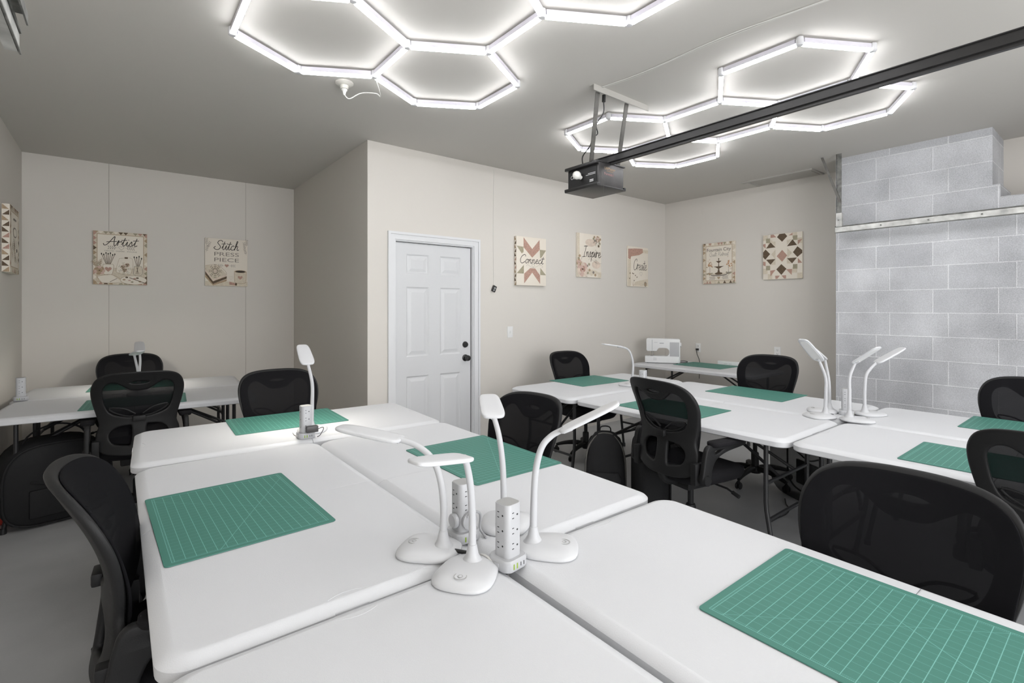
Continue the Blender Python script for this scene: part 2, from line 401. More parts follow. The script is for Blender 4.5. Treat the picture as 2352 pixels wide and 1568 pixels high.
# ------------------------------------------------------------------ hexagon ceiling lights
A_ = 0.439
def hexlight(cx, cy, label):
    t = thing('hexagon_ceiling_light', label, 'ceiling light', (cx, cy, ZC), 0, 'hexagon tube lights on the ceiling')
    hw = A_*math.sqrt(3)/2; V = {}; E = set()
    for (hx, hy) in ((0, 0), (-hw, 1.5*A_), (hw, 1.5*A_), (-hw, -1.5*A_), (hw, -1.5*A_)):
        ids = []
        for k in range(6):
            a = R(30+60*k); p = (round(hx+A_*math.cos(a), 3), round(hy+A_*math.sin(a), 3))
            q = next((v for v in V if (Vector(v)-Vector(p)).length < 0.01), p); V[q] = 1; ids.append(q)
        for k in range(6): E.add(tuple(sorted((ids[k], ids[(k+1) % 6]))))
    for a, b in sorted(E):
        a, b = Vector((*a, 0)), Vector((*b, 0)); d = (b-a).normalized(); n = Vector((-d.y, d.x, 0)); g = 0.020
        a2, b2 = a+d*g, b-d*g
        def sec(prof):
            return [[p+n*s+Vector((0, 0, z)) for s, z in prof] for p in (a2, b2)]
        h = finish('light_tube', loft(NB(), sec([(-0.012, -0.012), (0.012, -0.012), (0.012, -0.038), (-0.012, -0.038)])), M['housing'], t)
        finish('diffuser', loft(NB(), sec([(-0.0125, -0.0385), (0.0125, -0.0385), (0.0125, -0.046), (0.010, -0.050), (0, -0.0515), (-0.010, -0.050), (-0.0125, -0.046)])), M['tube'], h)
    for v in V:
        bm = NB(); lathe(bm, [(0, -0.008), (0.018, -0.008), (0.020, -0.02), (0.020, -0.045), (0.015, -0.050), (0, -0.052)], 12, (v[0], v[1], 0))
        finish('corner_joint', bm, M['clear'], t)
        bm = NB(); lathe(bm, [(0, -0.008), (0.004, -0.008), (0.004, 0), (0, 0)], 8, (v[0], v[1], 0)); finish('ceiling_clip', bm, M['clear'], t)
    return t
hexlight(1.219, 2.012, 'cluster of five lit white tube hexagons on the ceiling over the nearest tables')
hexlight(3.600, 2.008, 'cluster of five lit white tube hexagons on the ceiling behind the black opener rail')

hexlight(3.600, -0.95, 'added unseen cluster of five lit white tube hexagons, fill light behind the camera')  # extra cluster added out of view for top light on the near tables

# porcelain lampholder feeding the near cluster
p = W(791, 190, 3.195); lp = thing('ceiling_lampholder', 'round white lampholder on the ceiling with a white cord plugged in', 'lampholder', (p.x, p.y, ZC))
bm = NB(); lathe(bm, [(0, 0), (0.056, 0), (0.056, -0.008), (0.045, -0.016), (0.026, -0.020), (0.024, -0.042), (0, -0.043)], 28); finish('holder_body', bm, M['porcelain'], lp)
bm = NB(); lathe(bm, [(0, -0.042), (0.018, -0.043), (0.018, -0.050), (0.011, -0.058), (0.006, -0.080), (0, -0.081)], 16); finish('screw_in_plug', bm, M['whitecord'], lp)
p0 = Vector((p.x, p.y, ZC-0.078)); pe = Vector((1.219, 2.885, ZC-0.03))
cd = NB(); tube(cd, [p0, p0+Vector((0.03, -0.01, -0.02)), (p.x+0.10, p.y-0.03, ZC-0.05), (p.x+0.19, p.y-0.05, ZC-0.035), (p.x+0.235, p.y-0.02, ZC-0.03), pe+Vector((0.01, 0.02, 0))], 0.0032, 8, smooth=5)
tag(finish('ceiling_light_cord', cd, M['whitecord']), 'white cord curling from the ceiling lampholder to the near hexagon light', 'cord')
p = Vector((3.52, 3.02, ZC)); l2 = thing('ceiling_lampholder', 'round white lampholder half hidden behind the garage door opener', 'lampholder', p)
bm = NB(); lathe(bm, [(0, 0), (0.056, 0), (0.056, -0.008), (0.045, -0.016), (0.026, -0.020), (0.024, -0.042), (0, -0.043)], 28); finish('holder_body', bm, M['porcelain'], l2)

# ------------------------------------------------------------------ garage door opener and rails
op = thing('garage_door_opener', 'black garage door opener box hanging from the ceiling on steel straps', 'garage door opener', (2.70, 2.45, 2.267))
finish('case', bbox(-0.125, 0.135, -0.145, 0.15, 0.004, 0.164, 0.003), M['opener'], op)
bm = bbox(-0.150, 0.150, -0.155, 0.160, -0.006, 0.005, 0.002); merge(bm, bbox(-0.152, -0.125, -0.155, 0.160, 0.0, 0.018, 0.002)); merge(bm, bbox(0.135, 0.152, -0.155, 0.160, 0.0, 0.018, 0.002)); finish('bottom_tray', bm, M['rail'], op)
bm = bbox(-0.150, 0.150, -0.150, 0.158, 0.160, 0.170, 0.002); merge(bm, bbox(-0.152, -0.128, -0.150, 0.158, 0.148, 0.165, 0.002)); finish('top_flange', bm, M['rail'], op)
finish('lamp_bay', box(NB(), -0.128, -0.1255, -0.13, 0.14, 0.018, 0.148), M['openerface'], op)
bm = NB(); lathe(bm, [(0, 0.052), (0.012, 0.050), (0.024, 0.040), (0.030, 0.024), (0.027, 0.008), (0.016, -0.006), (0.013, -0.02), (0, -0.021)], 20, (-0.150, 0.015, 0.085), (-0.9, 0.15, 0.35)); finish('light_bulb', bm, M['bulb'], op)
bm = NB()
for yy in (0.105, 0.082):
    lathe(bm, [(0.011, 0), (0.0135, 0), (0.0135, 0.0012), (0.011, 0.0012), (0.011, 0)], 20, (-0.1285, yy, 0.098), (-1, 0, 0), cap=False)
for k, zz in enumerate((0.036, 0.046)): box(bm, -0.1295, -0.1285, -0.10, -0.065, zz, zz+0.006)
box(bm, -0.1295, -0.1285, -0.118, -0.03, 0.085, 0.088); box(bm, -0.1295, -0.1285, -0.118, -0.05, 0.094, 0.097)
finish('warning_marks', bm, M['white'], op)
mt = Matrix.Translation((0.0, -0.1462, 0.0)) @ Matrix.Rotation(R(90), 4, 'X')
bm = NB(); merge(bm, text_mesh('LiftMaster', 0.028, 0.0003), mt @ Matrix.Translation((-0.01, 0.118, 0))); merge(bm, text_mesh('PROFESSIONAL', 0.010, 0.0003), mt @ Matrix.Translation((-0.01, 0.106, 0))); finish('maker_name', bm, M['gold'], op)
bm = NB(); merge(bm, text_mesh('Formula I', 0.026, 0.0003), mt @ Matrix.Translation((-0.02, 0.080, 0))); finish('model_name', bm, M['pinkprint'], op)
bm = NB(); tube(bm, [(-0.10, -0.150, 0.10), (-0.108, -0.160, 0.05), (-0.09, -0.158, 0.0), (-0.06, -0.13, -0.03), (-0.055, -0.12, -0.055)], 0.0012, 6, smooth=4); finish('antenna_wire', bm, M['strap'], op)
for nm, x0, x1, y1 in (('hanging_strap', -0.235, -0.14, -0.22), ('hanging_strap', 0.06, 0.137, -0.23)):
    a = Vector((x1, -0.09, 0.165)); b = Vector((x0, -0.235, ZC-2.267-0.03)); d = (b-a).normalized(); s = Vector((1, 0, 0))*0.018; q = d.cross(Vector((1, 0, 0)))*0.003
    finish(nm, loft(NB(), [[p+s+q, p-s+q, p-s-q, p+s-q] for p in (a, b)]), M['strap'], op)
zb = ZC-2.267
bm = box(NB(), -0.30, 0.27, -0.262, -0.258, zb-0.040, zb); box(bm, -0.30, 0.27, -0.258, -0.225, zb-0.004, zb); finish('ceiling_bracket', bm, M['painted'], op)
bm = NB(); tube(bm, [(-0.13, 0.0, 0.17), (-0.15, -0.02, 0.22), (-0.14, -0.08, 0.28), (-0.17, -0.13, 0.32), (-0.13, -0.14, 0.35), (-0.165, -0.16, 0.40), (-0.14, -0.20, 0.47), (-0.165, -0.225, 0.54)], 0.004, 8, smooth=5)
tube(bm, [(-0.165, -0.225, 0.53), (-0.165, -0.227, 0.575)], 0.012, 8); finish('mains_cord', bm, M['blackcord'], op)
# the long rail with chain, running towards the garage door
rl = NB(); box(rl, 2.675, 2.725, YN+0.02, 2.47, 2.440, 2.444); box(rl, 2.675, 2.679, YN+0.02, 2.47, 2.444, 2.480); box(rl, 2.721, 2.725, YN+0.02, 2.47, 2.444, 2.480); box(rl, 2.690, 2.710, YN+0.02, 2.40, 2.425, 2.440); box(rl, 2.665, 2.735, YN+0.02, 2.47, 2.480, 2.484)
tag(finish('opener_rail', rl, M['rail']), 'long black steel rail crossing the ceiling from the opener', 'rail')
bm = NB(); pa, pb = Vector((2.47, 2.185, ZC-0.006)), Vector((2.62, 0.4, ZC-0.006)); wp = [pa.lerp(pb, i/8)+Vector((math.sin(i*1.3)*0.018, 0, 0)) for i in range(9)]
tube(bm, wp, 0.0028, 6, smooth=4)
tag(finish('ceiling_wire', bm, M['whitecord']), 'pair of thin white wires stapled along the ceiling beside the opener bracket', 'wire', 'opener wires on the ceiling')
bm = NB(); tube(bm, [q+Vector((0.012+0.006*math.sin(i*2.1), 0.0, 0)) for i, q in enumerate(wp)], 0.0024, 6, smooth=4)
tag(finish('ceiling_wire', bm, M['whitecord']), 'pair of thin white wires stapled along the ceiling beside the opener bracket', 'wire', 'opener wires on the ceiling')

def track(name, x, yend, side, label):
    t = thing(name, label, 'garage door track', (x, yend, 2.135))
    s = side
    bm = box(NB(), 0, 0.003*s, YN-yend+0.02, 0, 0, 0.052); box(bm, 0, 0.03*s, YN-yend+0.02, 0, 0, 0.003); box(bm, 0, 0.03*s, YN-yend+0.02, 0, 0.049, 0.052); finish('track_channel', bm, M['galv'], t)
    bm = box(NB(), 0.0-0.004*s, 0.0, YN-yend+0.02, 0, -0.006, 0.0); box(bm, -0.004*s, 0, YN-yend+0.02, 0, 0.052, 0.060); finish('track_edge', bm, M['galvd'], t)
    return t
tr = track('garage_door_track', 5.30, 1.80, 1, 'scratched white and grey garage door track along the block wall')
zc = ZC-2.135
bm = box(NB(), -0.004, 0.0, -0.055, -0.012, 0.16, zc); box(bm, -0.004, 0.035, -0.016, -0.012, 0.16, zc); finish('hanger_angle', bm, M['galvd'], tr)
bm = box(NB(), -0.006, 0.0, -0.055, -0.01, 0.052, 0.18); box(bm, -0.006, 0.03, -0.058, -0.055, 0.052, 0.18); finish('hanger_plate', bm, M['galv'], tr)
bm = NB(); a, b = Vector((-0.03, 0.10, zc-0.01)), Vector((-0.012, -0.045, 0.28)); s = Vector((0.0, 0.011, 0)); q = Vector((0.002, 0, 0)); loft(bm, [[p+s+q, p-s+q, p-s-q, p+s-q] for p in (a, b)]); finish('diagonal_brace', bm, M['strap'], tr)
bm = NB()
for k in range(4): lathe(bm, [(0, 0), (0.006, 0), (0.006, 0.004), (0, 0.004)], 10, (-0.0045, -0.03-k*0.33, 0.026 if k else 0.115), (-1, 0, 0))
finish('bolt', bm, M['galvd'], tr)
tl = track('garage_door_track', -0.215, 1.93, -1, 'end of the left garage door track high in the corner by the left wall')
bm = box(NB(), 0.02, 0.024, YN-1.93+0.02, -0.06, 0.055, 0.085); box(bm, -0.02, 0.02, YN-1.93+0.02, -0.06, 0.082, 0.085); finish('hanger_angle', bm, M['galvd'], tl)
bm = box(NB(), 0.02, 0.024, -0.9, -0.86, 0.08, zc); finish('hanger_strap', bm, M['galvd'], tl)

# ------------------------------------------------------------------ wall fittings
def on_door_wall(px, py):                      # point on the door wall
    u = (px-CX)/F_PX; d = YD/(FW.y+u*RT.y); return W(px, py, d)
def on_right_wall(px, py, X=XR):
    u = (px-CX)/F_PX; d = X/(FW.x+u*RT.x); return W(px, py, d)
p = on_door_wall(1171, 762)
t = thing('light_switch', 'white light switch on the wall to the right of the door', 'light switch', (p.x, YD, p.z))
finish('plate', bbox(-0.036, 0.036, -0.006, 0, -0.058, 0.058, 0.002), M['plate'], t); finish('toggle', bbox(-0.005, 0.005, -0.014, -0.006, -0.012, 0.012, 0.001), M['plate'], t)
p = on_door_wall(1133, 663)
t = thing('opener_wall_button', 'small black push button dangling on a wire beside the door', 'push button', (p.x, YD, p.z))
bm = bbox(-0.022, 0.022, -0.022, -0.004, -0.032, 0.032, 0.004); bm.transform(Matrix.Rotation(R(24), 4, 'Y')); finish('button_case', bm, M['knob'], t)
bm = NB(); lathe(bm, [(0.006, 0), (0.010, 0), (0.010, 0.002), (0.006, 0.002), (0.006, 0)], 14, (0.004, -0.0225, 0.006), (0, -1, 0), cap=False); box(bm, -0.012, -0.004, -0.0235, -0.0222, -0.024, -0.008); finish('button_ring', bm, M['white'], t)
bm = NB(); tube(bm, [(0, -0.004, 0.03), (0.002, -0.003, 0.2), (-0.004, -0.003, 0.6), (0.006, -0.003, ZC-p.z-0.01)], 0.0015, 6, smooth=5); finish('bell_wire', bm, M['whitecord'], t)
for (px, py, lab) in ((1604, 798, 'white wall outlet with a black plug right of the sewing machine'), (1786, 808, 'white wall outlet peeking over the black chair by the block wall')):
    p = on_right_wall(px, py)
    t = thing('wall_outlet', lab, 'outlet', (XR, p.y, p.z), R(-90))
    finish('plate', bbox(-0.036, 0.036, -0.006, 0, -0.058, 0.058, 0.002), M['plate'], t)
    for zz in (0.022, -0.022):
        bm = box(NB(), -0.008, -0.005, -0.0068, -0.006, zz-0.004, zz+0.006); box(bm, 0.005, 0.008, -0.0068, -0.006, zz-0.004, zz+0.006); lathe(bm, [(0, 0), (0.003, 0), (0.003, 0.0008), (0, 0.0008)], 8, (0, -0.006, zz-0.011), (0, -1, 0)); finish('socket', bm, M['slot'], t)
    if px < 1700:
        c = NB(); pl = bbox(-0.018, 0.014, -0.036, -0.0075, -0.034, -0.010, 0.004); merge(c, pl)
        tube(c, [(-0.010, -0.03, -0.03), (0.002, -0.035, -0.08), (0.028, -0.03, -0.15), (0.035, -0.025, -0.22), (0.03, -0.03, -0.40)], 0.004, 8, smooth=5)
        o = finish('appliance_cord', c, M['blackcord']); o.location = (XR, p.y, p.z); o.rotation_euler = (0, 0, R(-90)); tag(o, 'black cord plugged into the outlet behind the sewing table', 'cord')

# ------------------------------------------------------------------ lettering strokes
G = {
'C': (.78, [[(.75,.8),(.7,.98),(.5,1.0),(.2,.75),(.08,.35),(.2,.03),(.45,0),(.75,.2)]]),
'A': (.88, [[(-.25,.18),(-.12,-.02),(.15,.2),(.6,1.0),(.62,.5),(.68,.0),(.85,.08)],[(.0,.36),(.4,.42),(.85,.47)]]),
'I': (.52, [[(.1,.97),(.4,1.03),(.72,1.02)],[(.45,1.0),(.32,.5),(.18,0)],[(-.05,-.04),(.2,.0),(.42,.02)]]),
'S': (.75, [[(.78,.85),(.62,1.02),(.35,.95),(.25,.72),(.45,.5),(.6,.28),(.45,.03),(.15,-.02),(-.1,.15),(.05,.32)]]),
'Q': (.88, [[(.5,1.0),(.2,.8),(.08,.4),(.25,.03),(.55,.1),(.75,.5),(.7,.9),(.5,1.0),(.4,.85)],[(.35,.15),(.6,-.05),(.85,.0)]]),
'R': (.82, [[(.3,1.0),(.2,.5),(.1,0)],[(.05,.85),(.35,1.02),(.7,.9),(.6,.6),(.25,.5),(.5,.3),(.75,0),(.85,.05)]]),
'a': (.56, [[(.4,.4),(.25,.5),(.05,.3),(.08,.03),(.25,.05),(.42,.45),(.4,.1),(.5,0),(.6,.1)]]),
'c': (.42, [[(.38,.4),(.25,.5),(.06,.3),(.1,.03),(.3,.02),(.48,.15)]]),
'e': (.44, [[(.02,.2),(.3,.3),(.32,.45),(.2,.5),(.05,.25),(.15,.02),(.35,.05),(.5,.18)]]),
'h': (.5, [[(0,.05),(.2,.6),(.3,.95),(.22,1.0),(.12,.5),(.05,0)],[(.08,.2),(.25,.48),(.36,.42),(.32,.1),(.42,0),(.52,.1)]]),
'i': (.3, [[(0,.1),(.15,.48),(.12,.1),(.22,0),(.34,.12)],[(.21,.68),(.235,.72)]]),
'l': (.28, [[(0,.1),(.22,.7),(.25,1.0),(.15,.9),(.08,.3),(.15,0),(.3,.12)]]),
'n': (.5, [[(.02,.48),(.08,.4),(.05,0)],[(.06,.2),(.2,.46),(.32,.45),(.3,.12),(.4,0),(.52,.12)]]),
'o': (.46, [[(.25,.5),(.06,.3),(.1,.02),(.3,.05),(.4,.32),(.25,.5),(.35,.42),(.5,.45)]]),
'p': (.46, [[(.0,.3),(.14,.48),(.08,0),(0,-.42)],[(.1,.15),(.25,.5),(.4,.4),(.32,.05),(.12,.05)],[(.32,.05),(.5,.12)]]),
'r': (.40, [[(-.02,.12),(.12,.58),(.17,.40),(.36,.50),(.38,.40)],[(.13,.52),(.10,.25),(.07,.0)]]),
's': (.38, [[(0,.1),(.2,.52),(.24,.3),(.28,.08),(.15,0),(.04,.05)],[(.28,.05),(.4,.12)]]),
't': (.34, [[(.0,.15),(.18,.55),(.25,.9)],[(.25,.9),(.12,.2),(.2,0),(.35,.12)],[(-.06,.62),(.42,.67)]]),
'u': (.54, [[(.0,.3),(.1,.48),(.06,.1),(.18,0),(.35,.2),(.42,.48)],[(.42,.48),(.38,.1),(.46,0),(.56,.12)]]),
' ': (.4, [])}
class Art:
    """flat inks on the face of a canvas; u, v run 0..1 across and up the picture"""
    def __init__(s, w, h, y): s.w, s.h, s.y, s.bm, s.tx, s.mats, s.k = w, h, y, NB(), NB(), [], 0
    def mi(s, m):
        if M[m] not in s.mats: s.mats.append(M[m])
        return s.mats.index(M[m])
    def P(s, u, v, lift=0.0): return ((u-0.5)*s.w, s.y-0.0002-0.000012*s.k-lift, v*s.h)
    def poly(s, pts, m):
        s.k += 1; f = s.bm.faces.new([s.bm.verts.new(s.P(*p)) for p in pts]); f.material_index = s.mi(m)
    def rect(s, u0, v0, u1, v1, m): s.poly([(u0, v0), (u1, v0), (u1, v1), (u0, v1)], m)
    def oval(s, u, v, ru, rv, m, n=14): s.poly([(u+ru*math.cos(2*PI*i/n), v+rv*math.sin(2*PI*i/n)) for i in range(n)], m)
    def line(s, pts, wd, m, bm=None):
        s.k += 0.3
        P = catmull([Vector((p[0]*s.w, p[1]*s.h, 0)) for p in pts], 5); k = s.mi(m)
        for i in range(len(P)-1):
            d = (P[i+1]-P[i]).normalized(); n = Vector((-d.y, d.x, 0))*wd*0.5; e = d*wd*0.2
            q = [P[i]-n-e, P[i+1]-n+e, P[i+1]+n+e, P[i]+n-e]
            f = s.bm.faces.new([s.bm.verts.new((a.x-s.w/2, s.y-0.0002-0.000012*s.k-0.0000001*i, a.y)) for a in q]); f.material_index = k
    def script(s, txt, u0, v0, u1, vh, wd=0.0055, slant=0.22, m='ink'):
        tot = sum(G[c][0] for c in txt); sc = (u1-u0)/tot; x = u0
        for c in txt:
            for st in G[c][1]: s.line([(x+(a*1.0+b*slant*0.6)*sc, v0+b*vh) for a, b in st], wd, m)
            x += G[c][0]*sc
    def type(s, txt, u, v, vh, wu, m):
        s.k += 1; b = text_mesh(txt, vh*s.h*1.35, 0)
        xs = [q.co.x for q in b.verts]; k = (wu*s.w)/max(1e-4, max(xs)-min(xs)); c = (max(xs)+min(xs))/2
        for q in b.verts: q.co = Vector(((q.co.x-c)*k+(u-0.5)*s.w, s.y-0.0002-0.000012*s.k, q.co.y+v*s.h))
        merge(s.bm, b, None, s.mi(m))
    def heart(s, u, v, r, m, fill=True):
        pts = []
        for i in range(20):
            t = 2*PI*i/20; pts.append((u+r*0.062*16*math.sin(t)**3, v+r*s.w/s.h*0.062*(13*math.cos(t)-5*math.cos(2*t)-2*math.cos(3*t)-math.cos(4*t))))
        if fill: s.poly(pts, m)
        else: s.line(pts+[pts[0]], 0.0022, m)
    def sprig(s, u, v, L, ang, m, n=5, lw=0.0018):
        ca, sa = math.cos(ang), math.sin(ang); s.line([(u, v), (u+ca*L*0.5, v+sa*L*0.55), (u+ca*L, v+sa*L)], lw, m)
        for i in range(n):
            t = (i+1)/n; bu, bv = u+ca*L*t, v+sa*L*t
            for sg in (-1, 1):
                a = ang+sg*0.9; q = L*0.34
                s.poly([(bu, bv), (bu+q*0.5*math.cos(a+0.3), bv+q*0.5*math.sin(a+0.3)), (bu+q*math.cos(a), bv+q*math.sin(a)), (bu+q*0.5*math.cos(a-0.3), bv+q*0.5*math.sin(a-0.3))], m)
    def rosette(s, u, v, r, ms=('rose', 'blush', 'rose', 'pink')):
        as_ = s.w/s.h
        for j, m in enumerate(ms):
            rr = r*(1-0.24*j)
            n = 7-j
            for i in range(n):
                a = 2*PI*i/n+j*0.5; s.oval(u+rr*0.55*math.cos(a), v+rr*0.55*math.sin(a)*as_, rr*0.5, rr*0.5*as_, m if i % 2 else ms[(j+1) % len(ms)], 9)
        s.oval(u, v, r*0.14, r*0.14*as_, 'brown', 8)
    def patch_border(s, b, seed=1):
        rnd = random.Random(seed); cs = ['midbrown', 'pink', 'brown', 'cream2', 'olive', 'cream']
        s.rect(0, 0, 1, 1, 'cream2'); n = 11; a = s.w/s.h; bv = b*a
        for i in range(n):
            t0, t1 = i/n, (i+1)/n; tm = (t0+t1)/2
            s.poly([(t0, 0.004), (t1, 0.004), (tm, bv)], rnd.choice(cs)); s.poly([(t0, 0.996), (t1, 0.996), (tm, 1-bv)], rnd.choice(cs))
            s.poly([(0.004, t0), (0.004, t1), (b, tm)], rnd.choice(cs)); s.poly([(0.996, t0), (0.996, t1), (1-b, tm)], rnd.choice(cs))
        s.rect(b, bv, 1-b, 1-bv, 'midbrown'); s.rect(b+0.012, bv+0.012*a, 1-b-0.012, 1-bv-0.012*a, 'cream')
def canvas(label, loc, rz, w, h, th, design, side=None):
    t = thing('canvas_print', label, 'wall art', loc, rz, 'canvas prints on the walls')
    finish('canvas', bbox(-w/2, w/2, -th, -0.003, 0, h, 0.003), M['cream'], t)
    a = Art(w, h, -th); design(a)
    if a.mats: finish('printed_design', a.bm, a.mats, t)
    if side: finish('printed_side', side(w, h, th), [M['midbrown'], M['pink'], M['cream2'], M['brown']], t)
    return t
def side_patch(w, h, th):
    bm = NB(); rnd = random.Random(3); x = -w/2-0.0004; n = 12
    for i in range(n):
        z0, z1 = h*i/n+0.002, h*(i+1)/n-0.002; k = rnd.choice([0, 1, 3])
        vs = [(x, -th+0.004, z0), (x, -0.006, z0), (x, -0.006, z1)] if i % 2 else [(x, -0.006, z0), (x, -th+0.004, z1), (x, -th+0.004, z0)]
        f = bm.faces.new([bm.verts.new(p) for p in vs]); f.material_index = k
    return bm
def d_connect(a):
    for pp in ([(.23,.985),(.23,.78),(.52,.58),(.52,.76)], [(.77,.965),(.78,.76),(.52,.58),(.52,.76)], [(.25,.04),(.25,.24),(.45,.36),(.52,.36),(.52,.27)], [(.79,.04),(.79,.22),(.62,.36),(.52,.36),(.52,.27)]): a.poly(pp, 'pink')
    for pp in ([(0.005,.80),(.23,.79),(.23,.68),(.17,.65)], [(.78,.76),(.995,.755),(.84,.6),(.79,.58)], [(.005,.24),(.24,.24),(.24,.42)], [(.79,.23),(.995,.23),(.80,.38)]): a.poly(pp, 'olive')
    a.script('Connect', .10, .46, .90, .17, .0065)
    a.line([(.32,.40),(.36,.43),(.42,.41),(.52,.375),(.62,.385),(.72,.42),(.84,.43),(.88,.40),(.84,.385)], .002, 'inkgrey'); a.heart(.55, .42, .05, 'inkgrey', False)
def d_inspire(a):
    a.rect(.002, .002, .10, .998, 'cream2'); a.rect(.84, .01, .998, .13, 'cream2'); a.oval(.55, .80, .22, .09, 'blush'); a.oval(.78, .30, .18, .09, 'blush'); a.oval(.6, .12, .25, .06, 'cream2')
    rnd = random.Random(5)
    for i in range(26):
        u, v = rnd.uniform(.02, .55), rnd.uniform(.01, .40)
        if u*1.2+v < .62: a.sprig(u, v, .07, rnd.uniform(0, 2.6), rnd.choice(['midbrown', 'olive', 'inkgrey']), 3)
    for i in range(14):
        a.sprig(rnd.uniform(.68, .95), rnd.uniform(.74, .96), .06, rnd.uniform(3.2, 6), rnd.choice(['midbrown', 'brown', 'inkgrey']), 3)
    
    for i, (u, v) in enumerate(((.42,.10),(.50,.17),(.40,.26),(.58,.07),(.06,.42),(.10,.48),(.66,.12),(.32,.30),(.48,.30),(.74,.06))): a.oval(u, v, .045, .032, ['olive', 'midbrown', 'inkgrey', 'cream2'][i % 4], 9)
    for i, (u, v) in enumerate(((.70,.94),(.78,.86),(.93,.80),(.88,.74),(.95,.90),(.72,.86),(.66,.90))): a.oval(u, v, .035, .03, ['midbrown', 'inkgrey', 'olive', 'brown'][i % 4], 9)
    a.rosette(.22, .18, .21); a.rosette(.07, .33, .10, ('rose', 'midbrown', 'rose')); a.rosette(.84, .90, .09, ('rose', 'midbrown', 'blush'))
    a.script('Inspire', .22, .47, .96, .24, .0065)
    a.line([(.45,.40),(.50,.43),(.58,.42),(.72,.36),(.85,.325),(.998,.34)], .0022, 'inkgrey'); a.heart(.76, .385, .045, 'inkgrey', False)
def d_create(a):
    a.rect(.70, .86, .998, .94, 'cream2'); a.poly([(.01,.93),(.35,.955),(.72,.965),(.74,.865),(.55,.80),(.15,.745),(.12,.66),(.01,.70)], 'pink'); a.rect(.002, .002, .14, .68, 'cream2')
    a.poly([(.25,.02),(.998,.02),(.998,.20),(.60,.16),(.36,.12)], 'cream2')
    for (u, v) in ((.10,.33),(.22,.33),(.27,.32),(.36,.28),(.44,.24),(.08,.20),(.30,.15)):
        a.line([(.26,.01),((.26+u)/2-.02,v*.55),(u,v)], .0016, 'midbrown'); a.oval(u, v, .022, .016, 'brown', 8)
    a.oval(.86, .07, .065, .065, 'inkgrey', 18); a.oval(.86, .07, .045, .045, 'midbrown', 18); a.line([(.6,.03),(.80,.06)], .0015, 'inkgrey')
    a.script('Create', .25, .42, .92, .27, .0065); a.heart(.64, .33, .07, 'inkgrey', False)
def d_fountain(a):
    a.patch_border(.09, 8)
    a.type('Fountain City', .5, .79, .085, .74, 'ink'); a.script('Quilt Retreat', .20, .67, .80, .10, .0028, m='inkgrey')
    for u in (.22, .80):
        a.line([(u, .24), (u, .42)], .004, 'brown'); rnd = random.Random(int(u*100))
        for i in range(26): a.oval(u+rnd.gauss(0, .045), .47+rnd.gauss(0, .05), .02, .017, rnd.choice(['rust', 'blush', 'midbrown']), 7)
        for i in range(10): a.oval(u+rnd.uniform(-.09, .09), .235+rnd.uniform(-.01, .03), .03, .02, rnd.choice(['olive', 'inkgrey', 'midbrown']), 7)
    a.oval(.5, .215, .26, .035, 'inkgrey'); a.oval(.5, .235, .24, .025, 'cream2'); a.oval(.5, .245, .12, .03, 'brown')
    a.poly([(.45,.25),(.55,.25),(.53,.30),(.515,.36),(.60,.40),(.67,.42),(.33,.42),(.40,.40),(.485,.36),(.47,.30)], 'brown')
    a.poly([(.485,.42),(.515,.42),(.51,.50),(.56,.53),(.59,.55),(.41,.55),(.44,.53),(.49,.50)], 'brown'); a.poly([(.49,.55),(.51,.55),(.508,.62),(.492,.62)], 'brown'); a.oval(.5, .60, .02, .012, 'brown', 8)
    a.heart(.5, .14, .045, 'midbrown'); a.sprig(.42, .14, .18, PI, 'inkgrey'); a.sprig(.58, .14, .18, 0.05, 'inkgrey')
def d_quilt(a):
    for i in range(8):
        for j in range(8):
            if (i+j) % 2 and (i < 2 or i > 5) and (j < 2 or j > 5): a.rect(i/8+.003, j/8+.003, (i+1)/8-.003, (j+1)/8-.003, 'cream2')
    for q in ((.08,.82,.19,.92),(.77,.83,.88,.93),(.08,.21,.19,.31),(.77,.21,.88,.31)): a.rect(*q, 'olive')
    for pp in ([(.2,.995),(.20,.93),(.35,.93),(.28,.995)], [(.66,.94),(.76,.995),(.76,.94)], [(.003,.80),(.07,.81),(.07,.70),(.003,.76)], [(.89,.82),(.997,.84),(.89,.72)], [(.003,.41),(.07,.40),(.07,.30),(.003,.33)], [(.89,.44),(.997,.33),(.89,.33)],
               [(.19,.20),(.33,.21),(.20,.07)], [(.60,.21),(.75,.21),(.74,.08)], [(.32,.08),(.44,.08),(.38,.01),(.33,.01)], [(.48,.08),(.60,.08),(.60,.01),(.55,.01)], [(.5,.64),(.63,.51),(.5,.38),(.36,.51)]): a.poly(pp, 'pink')
    for pp in ([(.33,.84),(.33,.72),(.21,.84)], [(.62,.85),(.62,.74),(.75,.86)], [(.2,.33),(.33,.32),(.33,.44)], [(.62,.33),(.74,.33),(.62,.44)], [(.33,.66),(.33,.44),(.22,.56)], [(.63,.67),(.63,.45),(.75,.56)]): a.poly(pp, 'cream2')
    for pp in ([(.5,.82),(.37,.93),(.43,.995),(.57,.995),(.63,.93)], [(.48,.33),(.61,.22),(.48,.09),(.35,.22)], [(.003,.62),(.07,.68),(.19,.57),(.06,.45),(.003,.51)], [(.77,.57),(.88,.69),(.997,.60),(.997,.54),(.88,.46)],
               [(.08,.70),(.33,.71),(.2,.83)], [(.62,.71),(.87,.72),(.76,.85)], [(.08,.45),(.33,.45),(.2,.33)], [(.62,.45),(.87,.45),(.75,.33)]): a.poly(pp, 'brown')
def brushes(a, u, v, n, sp, hh):
    for i in range(n):
        t = (i/(n-1)-.5)*2; a.line([(u+t*sp*.3, v), (u+t*sp, v+hh*(1-.12*abs(t)-.1*(i % 2)))], .0042, 'brown'); a.oval(u+t*sp, v+hh*(1-.12*abs(t)-.1*(i % 2)), .012, .018, 'ink', 8)
